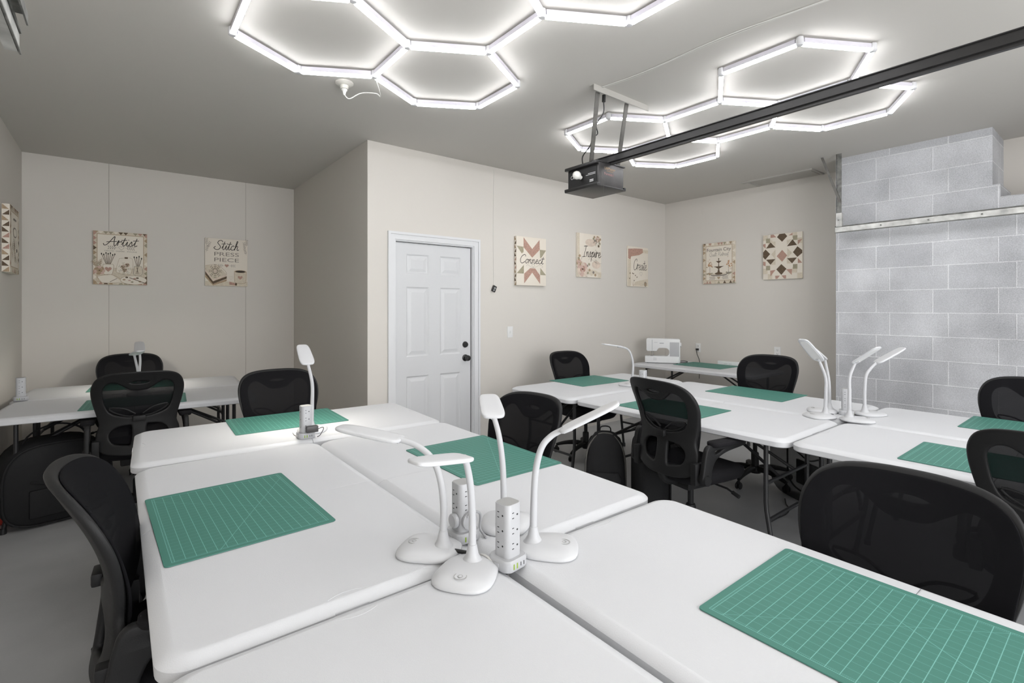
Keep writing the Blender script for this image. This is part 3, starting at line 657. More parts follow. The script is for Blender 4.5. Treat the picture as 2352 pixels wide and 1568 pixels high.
def d_artist(a):
    a.patch_border(.065, 2); a.rect(.07, .06, .93, .32, 'cream2')
    a.script('Artist', .23, .74, .80, .17, .0062); a.heart(.51, .70, .05, 'inkgrey', False); a.sprig(.44, .70, .15, PI, 'inkgrey', 4); a.sprig(.58, .70, .15, 0, 'inkgrey', 4)
    a.type('CREATE \u00b7 INSPIRE \u00b7 IMAGINE', .5, .625, .022, .60, 'inkgrey')
    rnd = random.Random(4)
    for i in range(12): a.sprig(rnd.uniform(.04, .14), rnd.uniform(.30, .42), .09, rnd.uniform(.8, 2.4), rnd.choice(['olive', 'midbrown']), 3)
    brushes(a, .27, .38, 7, .12, .22); a.poly([(.18,.38),(.36,.38),(.365,.30),(.34,.20),(.30,.185),(.24,.185),(.19,.20),(.175,.30)], 'cream'); a.line([(.18,.38),(.175,.30),(.19,.20),(.24,.185),(.30,.185),(.34,.20),(.365,.30),(.36,.38),(.27,.385),(.18,.38)], .003, 'midbrown'); a.heart(.27, .29, .065, 'pink')
    a.rosette(.115, .26, .10, ('midbrown', 'rose', 'midbrown'))
    a.poly([(.47,.50),(.71,.50),(.68,.21),(.42,.24)], 'cream'); a.line([(.47,.50),(.71,.50),(.68,.21),(.42,.24),(.47,.50)], .002, 'midbrown'); a.rect(.57, .50, .63, .53, 'brown')
    for (u, v) in ((.54,.34),(.62,.38),(.57,.28)): a.rosette(u, v, .045, ('midbrown', 'rose', 'brown'))
    for i in range(7): a.sprig(.57, .31, .10, i*.9, 'olive', 3)
    brushes(a, .82, .36, 4, .07, .20); a.poly([(.75,.36),(.89,.36),(.895,.20),(.745,.20)], 'cream2'); a.line([(.75,.36),(.89,.36),(.895,.20),(.745,.20),(.75,.36)], .003, 'inkgrey')
    for i in range(3): a.line([(.78+.03*i,.21),(.83-.02*i,.35)], .003, 'brown')
    a.poly([(.07,.15),(.33,.19),(.52,.06),(.50,.03),(.16,.03)], 'cream'); a.line([(.07,.15),(.33,.19),(.52,.06),(.16,.035),(.07,.15)], .003, 'midbrown'); a.line([(.30,.05),(.43,.12)], .004, 'brown')
    a.oval(.74, .095, .25, .085, 'cream'); a.line([(.74+.25*math.cos(i*.4), .095+.085*math.sin(i*.4)) for i in range(17)], .003, 'midbrown')
    for i in range(7): a.oval(.56+.05*i, .10+.045*math.sin(i*1.7), .028, .015, ['midbrown', 'brown', 'rose', 'olive', 'pink', 'brown', 'midbrown'][i], 10)
    a.line([(.66,.14),(.96,.04)], .006, 'brown')
def d_stitch(a):
    a.script('Stitch', .22, .77, .78, .19, .0065); a.type('PRESS', .5, .635, .085, .58, 'inkgrey'); a.type('PIECE', .5, .515, .085, .58, 'inkgrey')
    a.heart(.5, .435, .05, 'pink'); a.sprig(.44, .435, .12, PI, 'inkgrey', 3); a.sprig(.56, .435, .12, 0, 'inkgrey', 3)
    for i, (u, v, an) in enumerate(((.03,.70,1.4),(.06,.78,1.2),(.03,.84,1.5),(.97,.68,1.9),(.93,.80,1.7),(.97,.86,1.5))): a.sprig(u, v, .13, an, 'inkgrey', 4)
    a.rect(.004, .004, .996, .10, 'cream2')
    a.poly([(.005,.42),(.28,.44),(.50,.25),(.18,.14),(.005,.36)], 'cream2'); a.line([(.01,.42),(.28,.44),(.50,.25),(.18,.14),(.01,.36)], .003, 'midbrown')
    for i in range(8): a.sprig(.23, .31, .12, i*.785, 'brown', 3)
    a.oval(.23, .31, .04, .035, 'blush'); a.poly([(.005,.36),(.18,.14),(.50,.25),(.50,.21),(.18,.095),(.005,.30)], 'blush'); a.poly([(.005,.30),(.18,.095),(.50,.21),(.50,.16),(.18,.04),(.005,.24)], 'brown'); a.poly([(.005,.24),(.18,.04),(.50,.15),(.50,.11),(.18,.01),(.005,.18)], 'midbrown')
    a.poly([(.68,.32),(.97,.32),(.96,.12),(.92,.07),(.73,.07),(.69,.12)], 'cream2'); a.line([(.68,.32),(.69,.12),(.73,.07),(.92,.07),(.96,.12),(.97,.32)], .004, 'midbrown'); a.oval(.825, .32, .145, .03, 'midbrown'); a.oval(.825, .318, .12, .022, 'ink'); a.heart(.82, .19, .06, 'pink')
    a.poly([(.56,.10),(.70,.065),(.70,.02),(.56,.035)], 'pink'); a.oval(.72, .045, .025, .03, 'brown'); a.heart(.60, .18, .05, 'blush', False)
def d_left(a):
    a.patch_border(.10, 12)
    rnd = random.Random(9)
    for i in range(18): a.sprig(rnd.uniform(.2, .8), rnd.uniform(.12, .40), .12, rnd.uniform(.6, 2.5), rnd.choice(['midbrown', 'olive', 'brown']), 4)
    a.oval(.5, .62, .20, .08, 'inkgrey'); a.oval(.5, .62, .17, .06, 'cream'); a.rect(.35, .80, .65, .83, 'inkgrey'); a.oval(.72, .36, .04, .03, 'ink')
CW, CH = 0.42, 0.52
canvas('canvas with a pink and green quilt star reading Connect', (3.50, YD, 1.668), 0, CW, CH, 0.04, d_connect, side_patch)
canvas('canvas with roses in two corners reading Inspire', (4.425, YD, 1.792), 0, CW, CH, 0.022, d_inspire)
canvas('canvas with a torn pink strip and button reading Create', (5.355, YD, 1.706), 0, CW, CH, 0.022, d_create)
canvas('canvas with a fountain between autumn trees reading Fountain City', (XR, 3.325, 1.735), R(-90), 0.43, CH, 0.025, d_fountain)
canvas('canvas printed with a dark and pink patchwork quilt pattern, no words', (XR, 2.556, 1.757), R(-90), 0.43, CH, 0.03, d_quilt)
canvas('canvas with brushes, palette and mug reading Artist', (0.02, YA, 1.660), 0, 0.43, 0.53, 0.03, d_artist)
canvas('canvas with a book stack and coffee mug reading Stitch Press Piece', (0.958, YA, 1.672), 0, 0.42, 0.53, 0.025, d_stitch)
canvas('canvas with patchwork sides seen edge-on on the left wall', (XL, 5.585, 1.703), R(90), 0.43, CH, 0.05, d_left, side_patch)

# ------------------------------------------------------------------ folding tables
TL_, TW_ = 1.522, 0.752
def table_proto():
    t = thing('folding_table', 'white', 'table')
    bm = NB()
    for sx in (-1, 1):                         # two halves meeting at the centre fold
        def ring(z, ins, rr):
            hy = TW_/2-ins; x1 = TL_/2-ins; x0 = 0.0008+ (0.004 if z > TZ-0.001 else 0.0)
            pts = []
            for (a0, cx_, cy_, r_) in ((0, x1-rr, hy-rr, rr), (90, x0, hy, 0), (180, x0, -hy, 0), (270, x1-rr, -hy+rr, rr)):
                if r_ == 0: pts.append((cx_, cy_))
                else:
                    for i in range(9): a = R(a0+90*i/8); pts.append((cx_+r_*math.cos(a), cy_+r_*math.sin(a)))
            return [(sx*x, y, z) for x, y in pts]
        loft(bm, [ring(TZ-0.045, 0.006, 0.06), ring(TZ-0.041, 0.001, 0.065), ring(TZ-0.017, 0, 0.066), ring(TZ-0.012, 0.004, 0.064), ring(TZ-0.0018, 0.026, 0.052), ring(TZ, 0.033, 0.047), ring(TZ, 0.0345, 0.046), ring(TZ, 0.045, 0.040)])
    finish('tabletop', bm, M['table'], t, ang=30)
    for sx in (-1, 1):
            pts = [(sx*(TL_/2-0.038-0.013*(1-(i/5-1)**2)), 0.046*(i/5-1), TZ) for i in range(11)]
            bm = NB(); tube(bm, pts, 0.0008, 5); finish('moulded_arc', bm, M['mark'], t)
    for sx in (-1, 1):
        xe = sx*(TL_/2-0.15)
        for sy in (-1, 1):
            b = NB(); y = sy*0.27
            tube(b, [(xe, y, TZ-0.05), (xe, y, 0.36), (xe+sx*0.004, y, 0.31), (xe+sx*0.055, y+sy*0.01, 0.03)], 0.0125, 10); finish('leg', b, M['legs'], t)
            b = NB(); lathe(b, [(0, 0), (0.017, 0), (0.017, 0.034), (0, 0.034)], 12, (xe+sx*0.057, y+sy*0.011, 0)); finish('foot_cap', b, M['legs'], t)
        b = NB(); tube(b, [(xe, -0.27, TZ-0.062), (xe, 0.27, TZ-0.062)], 0.012, 8); tube(b, [(xe+sx*0.012, -0.275, 0.26), (xe+sx*0.012, 0.275, 0.26)], 0.010, 8); tube(b, [(xe, -0.27, 0.46), (xe, 0.27, 0.46)], 0.010, 8); finish('leg_crossbar', b, M['legs'], t)
        for sy in (-1, 1):
            b = NB(); tube(b, [(xe, sy*0.10, 0.46), (xe-sx*0.20, sy*0.06, 0.575), (xe-sx*0.40, sy*0.04, TZ-0.055)], 0.0095, 8); finish('folding_brace', b, M['legs'], t)
    b = NB()
    for sy in (-1, 1): box(b, -TL_/2+0.09, TL_/2-0.09, sy*0.20-0.008, sy*0.20+0.008, TZ-0.060, TZ-0.046)
    finish('apron_rail', b, M['legs'], t)
    for sx in (-1, 1):
        b = bbox(sx*(TL_/2-0.0015)-0.003, sx*(TL_/2-0.0015)+0.003, -0.04, 0.04, TZ-0.036, TZ-0.014, 0.001); finish('latch', b, M['mark'], t)
    return t
TP = table_proto()
def table(x, y, rz, label, used=[0]):
    if not used[0]:
        used[0] = 1; TP.location = (x, y, 0); TP.rotation_euler = (0, 0, rz); TP['label'] = label; TP['group'] = 'white folding tables'; return TP
    return dup(TP, (x, y, 0), rz, label, 'white folding tables')
table(0.430, 1.905, R(90), 'white folding table on the left of the near group, one green mat')
table(1.183, 1.880, R(90), 'white folding table behind the front lamps, mat on its far half')
table(0.815, 3.060, R(-2.5), 'white folding table laid crosswise closing the far end of the near group')
table(0.424, 0.373, R(90), 'bare white folding table corner at the bottom edge of the photo')
table(1.191, 0.343, R(89.0), 'white folding table at the lower right carrying the largest looking green mat')
table(3.435, 3.050, R(0), 'white folding table farthest back in the right group, under the single bent lamp')
table(3.072, 1.900, R(90), 'white folding table of the right group behind the chair seen from behind')
table(3.832, 1.900, R(90), 'white folding table of the right group, side towards the block wall, far half')
table(3.072, 0.365, R(90), 'white folding table nearest in the right group, front edge towards the camera')
table(3.832, 0.365, R(90), 'white folding table at the right edge beside the block wall')
table(0.115, 4.690, R(-4), 'white folding table in the alcove, nearer of the two, bag underneath')
table(0.150, 5.447, R(-4), 'white folding table against the alcove back wall')
table(5.400, 3.200, R(90), 'white folding table in the far right corner under the sewing machine')

# ------------------------------------------------------------------ cutting mats
def mat_proto(nm, m):
    bm = NB(); rloft(bm, [(0, 0.304, 0.228, 0.012), (0.0012, 0.3048, 0.2286, 0.012)], 5, mi=1); rloft(bm, [(0.0012, 0.3048, 0.2286, 0.012), (0.003, 0.3042, 0.228, 0.0115)], 5)
    return finish(nm, bm, [m, M['matback']])
pB, pA = mat_proto('cutting_mat', M['matA']), mat_proto('cutting_mat', M['matB'])
mats = [
 (pA, 0.312, 1.904, 92, 'green cutting mat on the left table nearest the camera'),
 (pB, 1.310, 1.893, 90, 'green cutting mat behind the front lamps, partly under the bent lamp heads'),
 (pB, 0.806, 3.232, -2, 'green cutting mat beside the lone upright lamp near the door'),
 (pB, 1.263, 0.325, 90, 'large looking green cutting mat running off the lower right edge'),
 (pB, 3.480, 3.235, -2, 'green cutting mat in front of the chair against the door wall'),
 (pB, 4.010, 1.930, 90, 'green cutting mat before the chair by the block wall, right group middle'),
 (pB, 2.975, 2.000, 90, 'green cutting mat half hidden by the chair seen from behind'),
 (pB, 3.002, 0.390, 90, 'green cutting mat running behind the chair at the right edge'),
 (pB, 4.020, 0.360, 90, 'green cutting mat at the right edge, nearest the block wall'),
 (pB, 5.490, 3.225, 90, 'darker green cutting mat on the sewing machine table'),
 (pB, 0.105, 4.585, -4, 'green cutting mat on the alcove table behind the tall chair back'),
 (pB, 0.110, 5.515, -4, 'green cutting mat on the table against the alcove wall')]
seen = set()
for pr, x, y, rz, lab in mats:
    if id(pr) in seen: o = pr.copy(); C.objects.link(o)
    else: o = pr; seen.add(id(pr))
    o.location = (x, y, TZ+0.0003); o.rotation_euler = (0, 0, R(rz)); tag(o, lab, 'cutting mat', 'green cutting mats')

# ------------------------------------------------------------------ mesh back task chairs
def interp(z, T):
    T = [(T[0][0]*2-T[1][0], T[0][1]*2-T[1][1])]+list(T)+[(T[-1][0]*2-T[-2][0], T[-1][1]*2-T[-2][1])]
    for k in range(1, len(T)-2):
        if z <= T[k+1][0] or k == len(T)-3:
            t = (z-T[k][0])/(T[k+1][0]-T[k][0]); a, b, c, d = (T[k+q][1] for q in (-1, 0, 1, 2))
            return 0.5*((2*b)+(c-a)*t+(2*a-5*b+4*c-d)*t*t+(3*b-a-3*c+d)*t**3)
BACK = [(0.44, -0.240), (0.56, -0.222), (0.68, -0.212), (0.80, -0.235), (0.92, -0.285), (1.04, -0.350)]
def back_y(x, z): return interp(z, BACK)+0.95*x*x
def mirror(P): return P+[(-x, z) for x, z in reversed(P) if abs(x) > 1e-6]
def chair_proto():
    t = thing('task_chair', 'black', 'chair')
    H = mirror([(0, .995), (.10, .993), (.17, .982), (.215, .955), (.238, .905), (.240, .85), (.230, .79), (.212, .72), (.200, .665), (.203, .635), (.214, .60), (.217, .55), (.207, .505), (.175, .478), (.10, .462), (0, .457)])
    outer = smooth_closed(H, 4)
    h1 = smooth_closed(mirror([(0, .888), (.045, .893), (.085, .920), (.125, .944), (.170, .936), (.198, .895), (.197, .83), (.184, .77), (.155, .722), (.085, .694), (0, .685)]), 4)
    h2 = smooth_closed([(.062*math.cos(a), .932+.019*math.sin(a)) for a in [2*PI*i/12 for i in range(12)]], 2)
    lo = [(.032, .640), (.070, .652), (.125, .640), (.162, .605), (.165, .560), (.140, .522), (.085, .508), (.038, .515)]
    h3 = smooth_closed(lo, 4); h4 = smooth_closed([(-x, z) for x, z in reversed(lo)], 4)
    bm = shape2d(outer, [h1, h2, h3, h4], 0.026, 0.010)
    slice_grid(bm, 0, [x*0.03 for x in range(-7, 8)]); slice_grid(bm, 1, [0.47+0.025*i for i in range(21)])
    for v in bm.verts:
        x, z, off = v.co.x, v.co.y, v.co.z; v.co = Vector((x, back_y(x, z)-off-0.016, z))
    finish('backrest_frame', bm, M['frame'], t, ang=40)
    # stretched mesh in front of the frame
    bm = shape2d(smooth_closed([(x*0.985, .72+(z-.72)*.985) for x, z in mirror([(0, .995), (.10, .993), (.17, .982), (.215, .955), (.238, .905), (.240, .85), (.232, .79), (.222, .72), (.214, .665), (.210, .62), (.200, .57), (.165, .535), (.10, .522), (0, .518)])], 4), [], 0.007, 0.003)
    slice_grid(bm, 0, [x*0.03 for x in range(-7, 8)]); slice_grid(bm, 1, [0.53+0.025*i for i in range(19)])
    for v in bm.verts:
        x, z, off = v.co.x, v.co.y, v.co.z; e = max(0, 1-(abs(x)/.235)**2)*max(0, min(1, (z-.52)/.1))*max(0, min(1, (1.0-z)/.1))
        v.co = Vector((x, back_y(x, z)-off+0.001+0.014*e, z))
    finish('backrest_mesh', bm, M['mesh'], t, ang=50)
    bm = bbox(-0.035, 0.035, -0.262, -0.235, 0.668, 0.705, 0.008)
    for s in (-1, 1):
        loop = [(s*.02, .715), (s*.08, .755), (s*.155, .765), (s*.135, .735), (s*.07, .705), (s*.02, .700)]
        tube(bm, [(x, back_y(x, z)-0.012, z) for x, z in loop], 0.005, 7, smooth=3)
    finish('lumbar_support', bm, M['frame'], t)
    bm = NB(); rows = []
    for z, sx, sy, dy in ((.405, .215, .205, 0), (.415, .235, .225, 0), (.445, .248, .238, .003), (.475, .246, .236, .004), (.488, .225, .215, 0), (.492, .18, .17, 0)):
        rows.append([(x, y*1.0+0.02+dy, z-0.022*max(0, (y-0.1)/0.14)**2+0.010*(x/.25)**2) for x, y in sup(sx, sy, 3.6, 40)])
    loft(bm, rows); finish('seat', bm, M['fabric'], t, ang=60)
    bm = bbox(-0.10, 0.10, -0.13, 0.12, 0.35, 0.41, 0.012); tube(bm, [(0, -0.08, 0.385), (0, -0.17, 0.392), (0, -0.232, 0.43), (0, -0.240, 0.49)], 0.024, 10, flat=1.0, smooth=4)
    finish('tilt_mechanism', bm, M['frame'], t)
    bm = NB(); tube(bm, [(0.08, 0.03, 0.385), (0.22, 0.05, 0.375), (0.27, 0.05, 0.36)], 0.006, 8); tube(bm, [(0.255, 0.05, 0.365), (0.30, 0.05, 0.352)], 0.011, 8); finish('height_lever', bm, M['frame'], t)
    for s in (-1, 1):
        o = smooth_closed([(-.212, .475), (-.188, .452), (-.162, .472), (-.150, .530), (-.118, .582), (-.035, .617), (.10, .636), (.125, .643), (.10, .652), (-.12, .652), (-.172, .645), (-.190, .60), (-.202, .54)], 4)
        ho = smooth_closed([(-.125, .606), (-.100, .604), (-.045, .628), (-.055, .636), (-.125, .634)], 3)
        bm = shape2d(o, [ho], 0.030, 0.009); bm.transform(Matrix(((0, 0, 1, s*0.268), (1, 0, 0, 0), (0, 1, 0, 0), (0, 0, 0, 1))))
        ar = finish('armrest', bm, M['frame'], t, ang=45)
        bm = NB(); rloft(bm, [(.650, .034, .125, .030), (.658, .038, .130, .033), (.672, .037, .129, .032), (.676, .030, .122, .026)], 5, s*0.268, -0.02); finish('arm_pad', bm, M['fabric'], ar, ang=60)
        bm = NB(); lathe(bm, [(0, -0.03), (0.026, -0.03), (0.030, -0.02), (0.030, 0.02), (0.026, 0.03), (0, 0.03)], 18, (s*0.262, -0.19, 0.475), (1, 0, 0)); merge(bm, bbox(min(s*.205, s*.245), max(s*.205, s*.245), -0.235, -0.165, .44, .56, .010)); finish('pivot', bm, M['frame'], ar)
    bm = NB(); lathe(bm, [(0, .07), (.030, .07), (.030, .22), (.026, .23), (.017, .232), (.017, .36), (0, .36)], 18); finish('gas_column', bm, M['frame'], t)
    bm = NB(); lathe(bm, [(0, .070), (.045, .072), (.050, .085), (.046, .120), (.034, .128), (0, .128)], 20)
    for k in range(5):
        a = R(18+72*k); c, s_ = math.cos(a), math.sin(a)
        tube(bm, [(c*r_, s_*r_, z) for r_, z in ((.03, .105), (.10, .112), (.18, .104), (.25, .088), (.292, .074))], [.026, .024, .020, .016, .013], 8, smooth=3)
    finish('star_base', bm, M['frame'], t, ang=50)
    for k in range(5):
        a = R(18+72*k); c, s_ = math.cos(a), math.sin(a); bm = NB()
        for o in (-.017, .009): lathe(bm, [(0, o), (.024, o), (.027, o+.003), (.027, o+.009), (.024, o+.012), (0, o+.012)], 18, (c*.292, s_*.292, .027), (-s_, c, 0))
        lathe(bm, [(0, .030), (.015, .030), (.020, .045), (.012, .062), (.006, .066), (0, .078)], 12, (c*.292, s_*.292, 0)); finish('caster', bm, M['frame'], t)
    return t
CP = chair_proto(); first = [0]
UPPER = ('backrest', 'lumbar', 'seat', 'tilt', 'height', 'armrest')
def chair(bx, by, face, label, dz=0.0, off=0.33):
    """bx, by: top centre of the backrest; face: direction the chair faces, degrees"""
    fx, fy = math.cos(R(face)), math.sin(R(face)); loc = (bx+fx*off, by+fy*off, 0); rz = R(face-90)
    if not first[0]: first[0] = 1; r = CP; r.location = loc; r.rotation_euler = (0, 0, rz); r['label'] = label; r['group'] = 'black mesh task chairs'; base = None
    else: r = dup(CP, loc, rz, label, 'black mesh task chairs')
    return r, dz
ch = []
ch.append(chair(0.11, 4.05, 90, 'black task chair seen from behind in front of the alcove tables', 0.01))
ch.append(chair(-0.125, 1.80, -4, 'black task chair seen from the side at the left edge, nearest the camera', 0.0))
ch.append(chair(0.09, 5.98, -90, 'black task chair between the alcove tables and the back wall', -0.01))
ch.append(chair(0.855, 3.72, -90, 'black task chair facing the camera left of the door behind the lone lamp', 0.0))
ch.append(chair(1.80, 2.06, 186, 'black task chair right of the near tables, behind the front lamp heads', -0.045))
ch.append(chair(3.59, 3.70, -92, 'black task chair in front of the door wall below the light switch', -0.02))
ch.append(chair(2.41, 1.765, -10, 'black task chair seen fully from behind in the middle of the photo', 0.015))
ch.append(chair(4.46, 2.00, 182, 'black task chair between the right group and the sewing table', 0.015))
ch.append(chair(1.77, 0.41, 180, 'largest looking black task chair back at the lower right', -0.04))
ch.append(chair(2.42, 0.165, 0, 'black task chair cut by the right edge, seen from behind', 0.005))
ch.append(chair(4.46, 0.41, 180, 'black task chair at the right edge in front of the block wall', -0.01))
for r, dz in ch:
    if dz:
        for c in r.children:
            if c.name.startswith(UPPER): c.location.z = dz
            elif c.name.startswith('gas_column'): c.location.z = dz*0.5

# ------------------------------------------------------------------ desk lamps
def rloft_dir(bm, rows): return loft(bm, rows)
def lamp(foot, az, neck, head0, head1, label, lit=False):
    """foot: (x, y) of the stem on the table; az: angle of the base away from the stem; neck: world points"""
    t = thing('desk_lamp', label, 'desk lamp', (foot[0], foot[1], TZ+0.0003), 0, 'white gooseneck desk lamps')
    o = t.location; ca, sa = math.cos(az), math.sin(az)
    def L(p): return Vector(p)-Vector(o)
    bm = NB(); rows = []
    for z, k in ((0, .955), (.002, .99), (.0055, 1.0), (.0095, .985), (.014, .93), (.019, .78), (.0228, .5), (.0245, .2)):
        rows.append([((x*k+.040)*ca-y*k*sa, (x*k+.040)*sa+y*k*ca, z) for x, y in sup(.088, .078, 2.9, 40, .10)])
    loft(bm, rows); b = finish('lamp_base', bm, M['lamp'], t, ang=50)
    bm = NB(); lathe(bm, [(.0145, 0), (.0165, 0), (.0165, .0008), (.0145, .0008), (.0145, 0)], 24, (.088*ca, .088*sa, .0222), cap=False); lathe(bm, [(.005, 0), (.0065, 0), (.0065, .0008), (.005, .0008), (.005, 0)], 18, (.088*ca, .088*sa, .0222), cap=False); finish('touch_button', bm, M['tgrey'], b)
    bm = NB(); lathe(bm, [(.030, .018), (.024, .024), (.017, .036), (.0135, .052), (.0115, .062), (0, .062)], 20); finish('stem_collar', bm, M['lampneck'], t)
    pts = [Vector((0, 0, .058))]+[L(p) for p in neck]+[L(head0)]
    bm = NB(); tube(bm, pts, [.0105, .010, .0095, .009, .0085, .008], 14, smooth=6); finish('neck', bm, M['lampneck'], t, ang=60)
    a, e = L(head0), L(head1); e1 = (e-a).normalized(); e2 = e1.cross(Vector((0, 0, 1))).normalized(); e3 = e2.cross(e1).normalized()
    if e3.z < 0: e3 = -e3
    ln = (e-a).length; mid = a+e1*(ln/2); bm = NB()
    def plate(k, off, hl=None, hw=.0375): return [mid+e1*x*k+e2*y*k+e3*off for x, y in sup((ln/2+.012) if hl is None else hl, hw, 4.4, 40, -.08)]
    loft(bm, [plate(.95, -.0055), plate(.99, -.004), plate(1, 0), plate(.985, .003), plate(.93, .0045), plate(.6, .0054)]); hd = finish('lamp_head', bm, M['lamp'], t, ang=50)
    bm = NB(); loft(bm, [plate(1, -.0070, ln/2-.008, .027), plate(1, -.0056, ln/2-.008, .027)]); finish('diffuser', bm, M['diff_on'] if lit else M['diff'], hd)
    bm = NB(); tube(bm, [a-e3*.006-e1*.004, a-e3*.008+e1*.022], .0095, 10, flat=.7); finish('head_hinge', bm, M['lampneck'], t)
    return t
def foot(px, py):
    d = F_PX*(CAMZ-TZ)/(py-HY); p = W(px, py, d); return (p.x, p.y), d
def azim(a, b): return math.atan2(b[1]-a[1], b[0]-a[0])
f, _ = foot(1018, 1268); g, _ = foot(953, 1260)
lamp(f, azim(f, g), [W(1019, 1160, 1.405), W(1010, 1095, 1.41), W(990, 1050, 1.42), (W(955, 1022, 1.435))], W(915, 1008, 1.444), W(785, 981, 1.49), 'white desk lamp bending left, left one of the front cluster')
f, _ = foot(1085, 1303); g, _ = foot(1056, 1346)
lamp(f, azim(f, g), [W(1085, 1190, 1.325), W(1081, 1120, 1.31), W(1074, 1075, 1.29)], W(1066, 1049, 1.262), W(957, 1061, 1.150), 'white desk lamp at the very front, head folded flat towards the left')
f, _ = foot(1157, 1218); g, _ = foot(1165, 1195)
lamp(f, azim(f, g), [W(1157, 1130, 1.535), W(1154, 1060, 1.54), W(1146, 1000, 1.55)], W(1134, 955, 1.57), W(1122, 909, 1.73), 'white desk lamp standing rearmost of the front cluster, straight stem')
f, _ = foot(1225, 1258); g, _ = foot(1293, 1262)
lamp(f, azim(f, g), [W(1226, 1160, 1.425), W(1230, 1085, 1.42), W(1243, 1030, 1.41), W(1265, 1002, 1.41)], W(1295, 985, 1.405), W(1413, 928, 1.385), 'white desk lamp bending right, right one of the front cluster')
f, _ = foot(716, 993)
lamp(f, R(70), [W(717, 930, 2.742), W(717, 880, 2.73)], W(707, 834, 2.72), W(694, 794, 2.86), 'lone white desk lamp standing beside the power tower with the black adapter', True)
f, _ = foot(1452, 884)
lamp(f, R(185), [W(1454, 845, 4.43), W(1452, 822, 4.42), W(1443, 803, 4.40)], W(1424, 795, 4.37), W(1387, 790, 4.30), 'white desk lamp on the farthest table of the right group, hooked to the left')
f, _ = foot(1896, 957)
lamp(f, R(150), [W(1897, 900, 3.137), W(1896, 866, 3.137)], W(1881, 826, 3.137), W(1844, 781, 3.03), 'foremost of the two overlapping white lamps leaning left on the right group')
f, _ = foot(1905, 946)
lamp(f, R(120), [W(1905, 900, 3.28), W(1903, 868, 3.28)], W(1894, 822, 3.28), W(1855, 788, 3.30), 'rear one of the two overlapping white lamps leaning left on the right group')
f, _ = foot(1951, 965)
lamp(f, R(-60), [W(1951, 900, 3.04), W(1952, 865, 3.04)], W(1965, 831, 3.04), W(2016, 799, 2.93), 'white desk lamp in front of the power tower on the right group, tilted right')
f, _ = foot(1986, 953)
lamp(f, R(-20), [W(1986, 900, 3.19), W(1989, 864, 3.19), W(2000, 846, 3.19)], W(2015, 831, 3.19), W(2072, 800, 3.18), 'rightmost white desk lamp, thin edge-on head against the block wall')
f, _ = foot(319, 894)
lamp(f, R(95), [W(320, 856, 4.20), W(322, 830, 4.20)], W(321, 806, 4.19), W(320, 786, 4.33), 'white desk lamp in the alcove with upright square head', True)
f, _ = foot(317, 905)
lamp(f, R(-85), [W(317, 856, 3.96), W(313, 835, 3.95)], W(308, 814, 3.94), W(322, 806, 3.80), 'white desk lamp in the alcove with the lower tilted head')

# ------------------------------------------------------------------ power towers
def tower_proto():
    t = thing('power_tower', 'white', 'power strip')
    bm = NB(); rloft(bm, [(0, .039, .039, .019), (.003, .041, .041, .020), (.026, .041, .041, .020), (.030, .038, .038, .018)], 6); finish('tower_base', bm, M['tower'], t)
    bm = NB(); rloft(bm, [(.030, .0275, .0275, .0155), (.166, .0275, .0275, .0155), (.168, .0265, .0265, .015)], 7); finish('socket_column', bm, M['tower'], t)
    bm = NB(); rloft(bm, [(.168, .0255, .0255, .0145), (.1686, .0252, .0252, .0145)], 7); finish('top_cap', bm, M['tgrey'], t)
    for s in range(4):
        m4 = Matrix.Rotation(R(90*s), 4, 'Z')
        for z in (.060, .100, .140):
            bm = box(NB(), -.011, -.0045, -.0279, -.0272, z-.008, z-.0060); box(bm, -.011, -.0045, -.0279, -.0272, z+.006, z+.0080); lathe(bm, [(0, 0), (.0026, 0), (.0026, .0005), (0, .0005)], 10, (.008, -.0274, z), (0, -1, 0))
            bm.transform(m4); finish('outlet', bm, M['slot'], t)
    bm = NB()
    for k, x in enumerate((-.018, -.006)): box(bm, x-.002, x+.002, -.0416, -.0408, .007, .021)
    finish('usb_port', bm, M['usb'], t)
    bm = NB()
    for k, x in enumerate((.008, .019)): box(bm, x-.001, x+.001, -.0416, -.0408, .009, .019)
    finish('usb_port', bm, M['slot'], t)
    bm = bbox(-.0435, -.0405, -.008, .008, .010, .020, .0012); finish('reset_switch', bm, M['tower'], t)
    return t
PT = tower_proto(); pfirst = [0]
def tower(x, y, rz, label):
    if not pfirst[0]: pfirst[0] = 1; PT.location = (x, y, TZ+.0003); PT.rotation_euler = (0, 0, R(rz)); PT['label'] = label; PT['group'] = 'white power towers'; return PT
    return dup(PT, (x, y, TZ+.0003), R(rz), label, 'white power towers')
q = W(1166, 1296, F_PX*(CAMZ-TZ)/(1296-HY)); t3 = tower(q.x, q.y, 8, 'white power tower nearest the camera between the front lamps, green USB ports')
q = W(1063, 1235, F_PX*(CAMZ-TZ)/(1235-HY)); t2 = tower(q.x, q.y, 2, 'white power tower with a round white plug, behind the front lamp stem')
q = W(702, 1004, F_PX*(CAMZ-TZ)/(1004-HY)); t1 = tower(q.x, q.y, 2, 'white power tower with a black adapter, beside the lone lamp')
tower(3.42, 2.575, 10, 'white power tower whose top shows above the chair seen from behind')
q = W(1944, 955, 3.20); tower(q.x, q.y, 18, 'white power tower among the lamps near the block wall')
q = W(48, 919, 3.70); tower(q.x, q.y, 4, 'white power tower alone on the alcove table by the left wall')
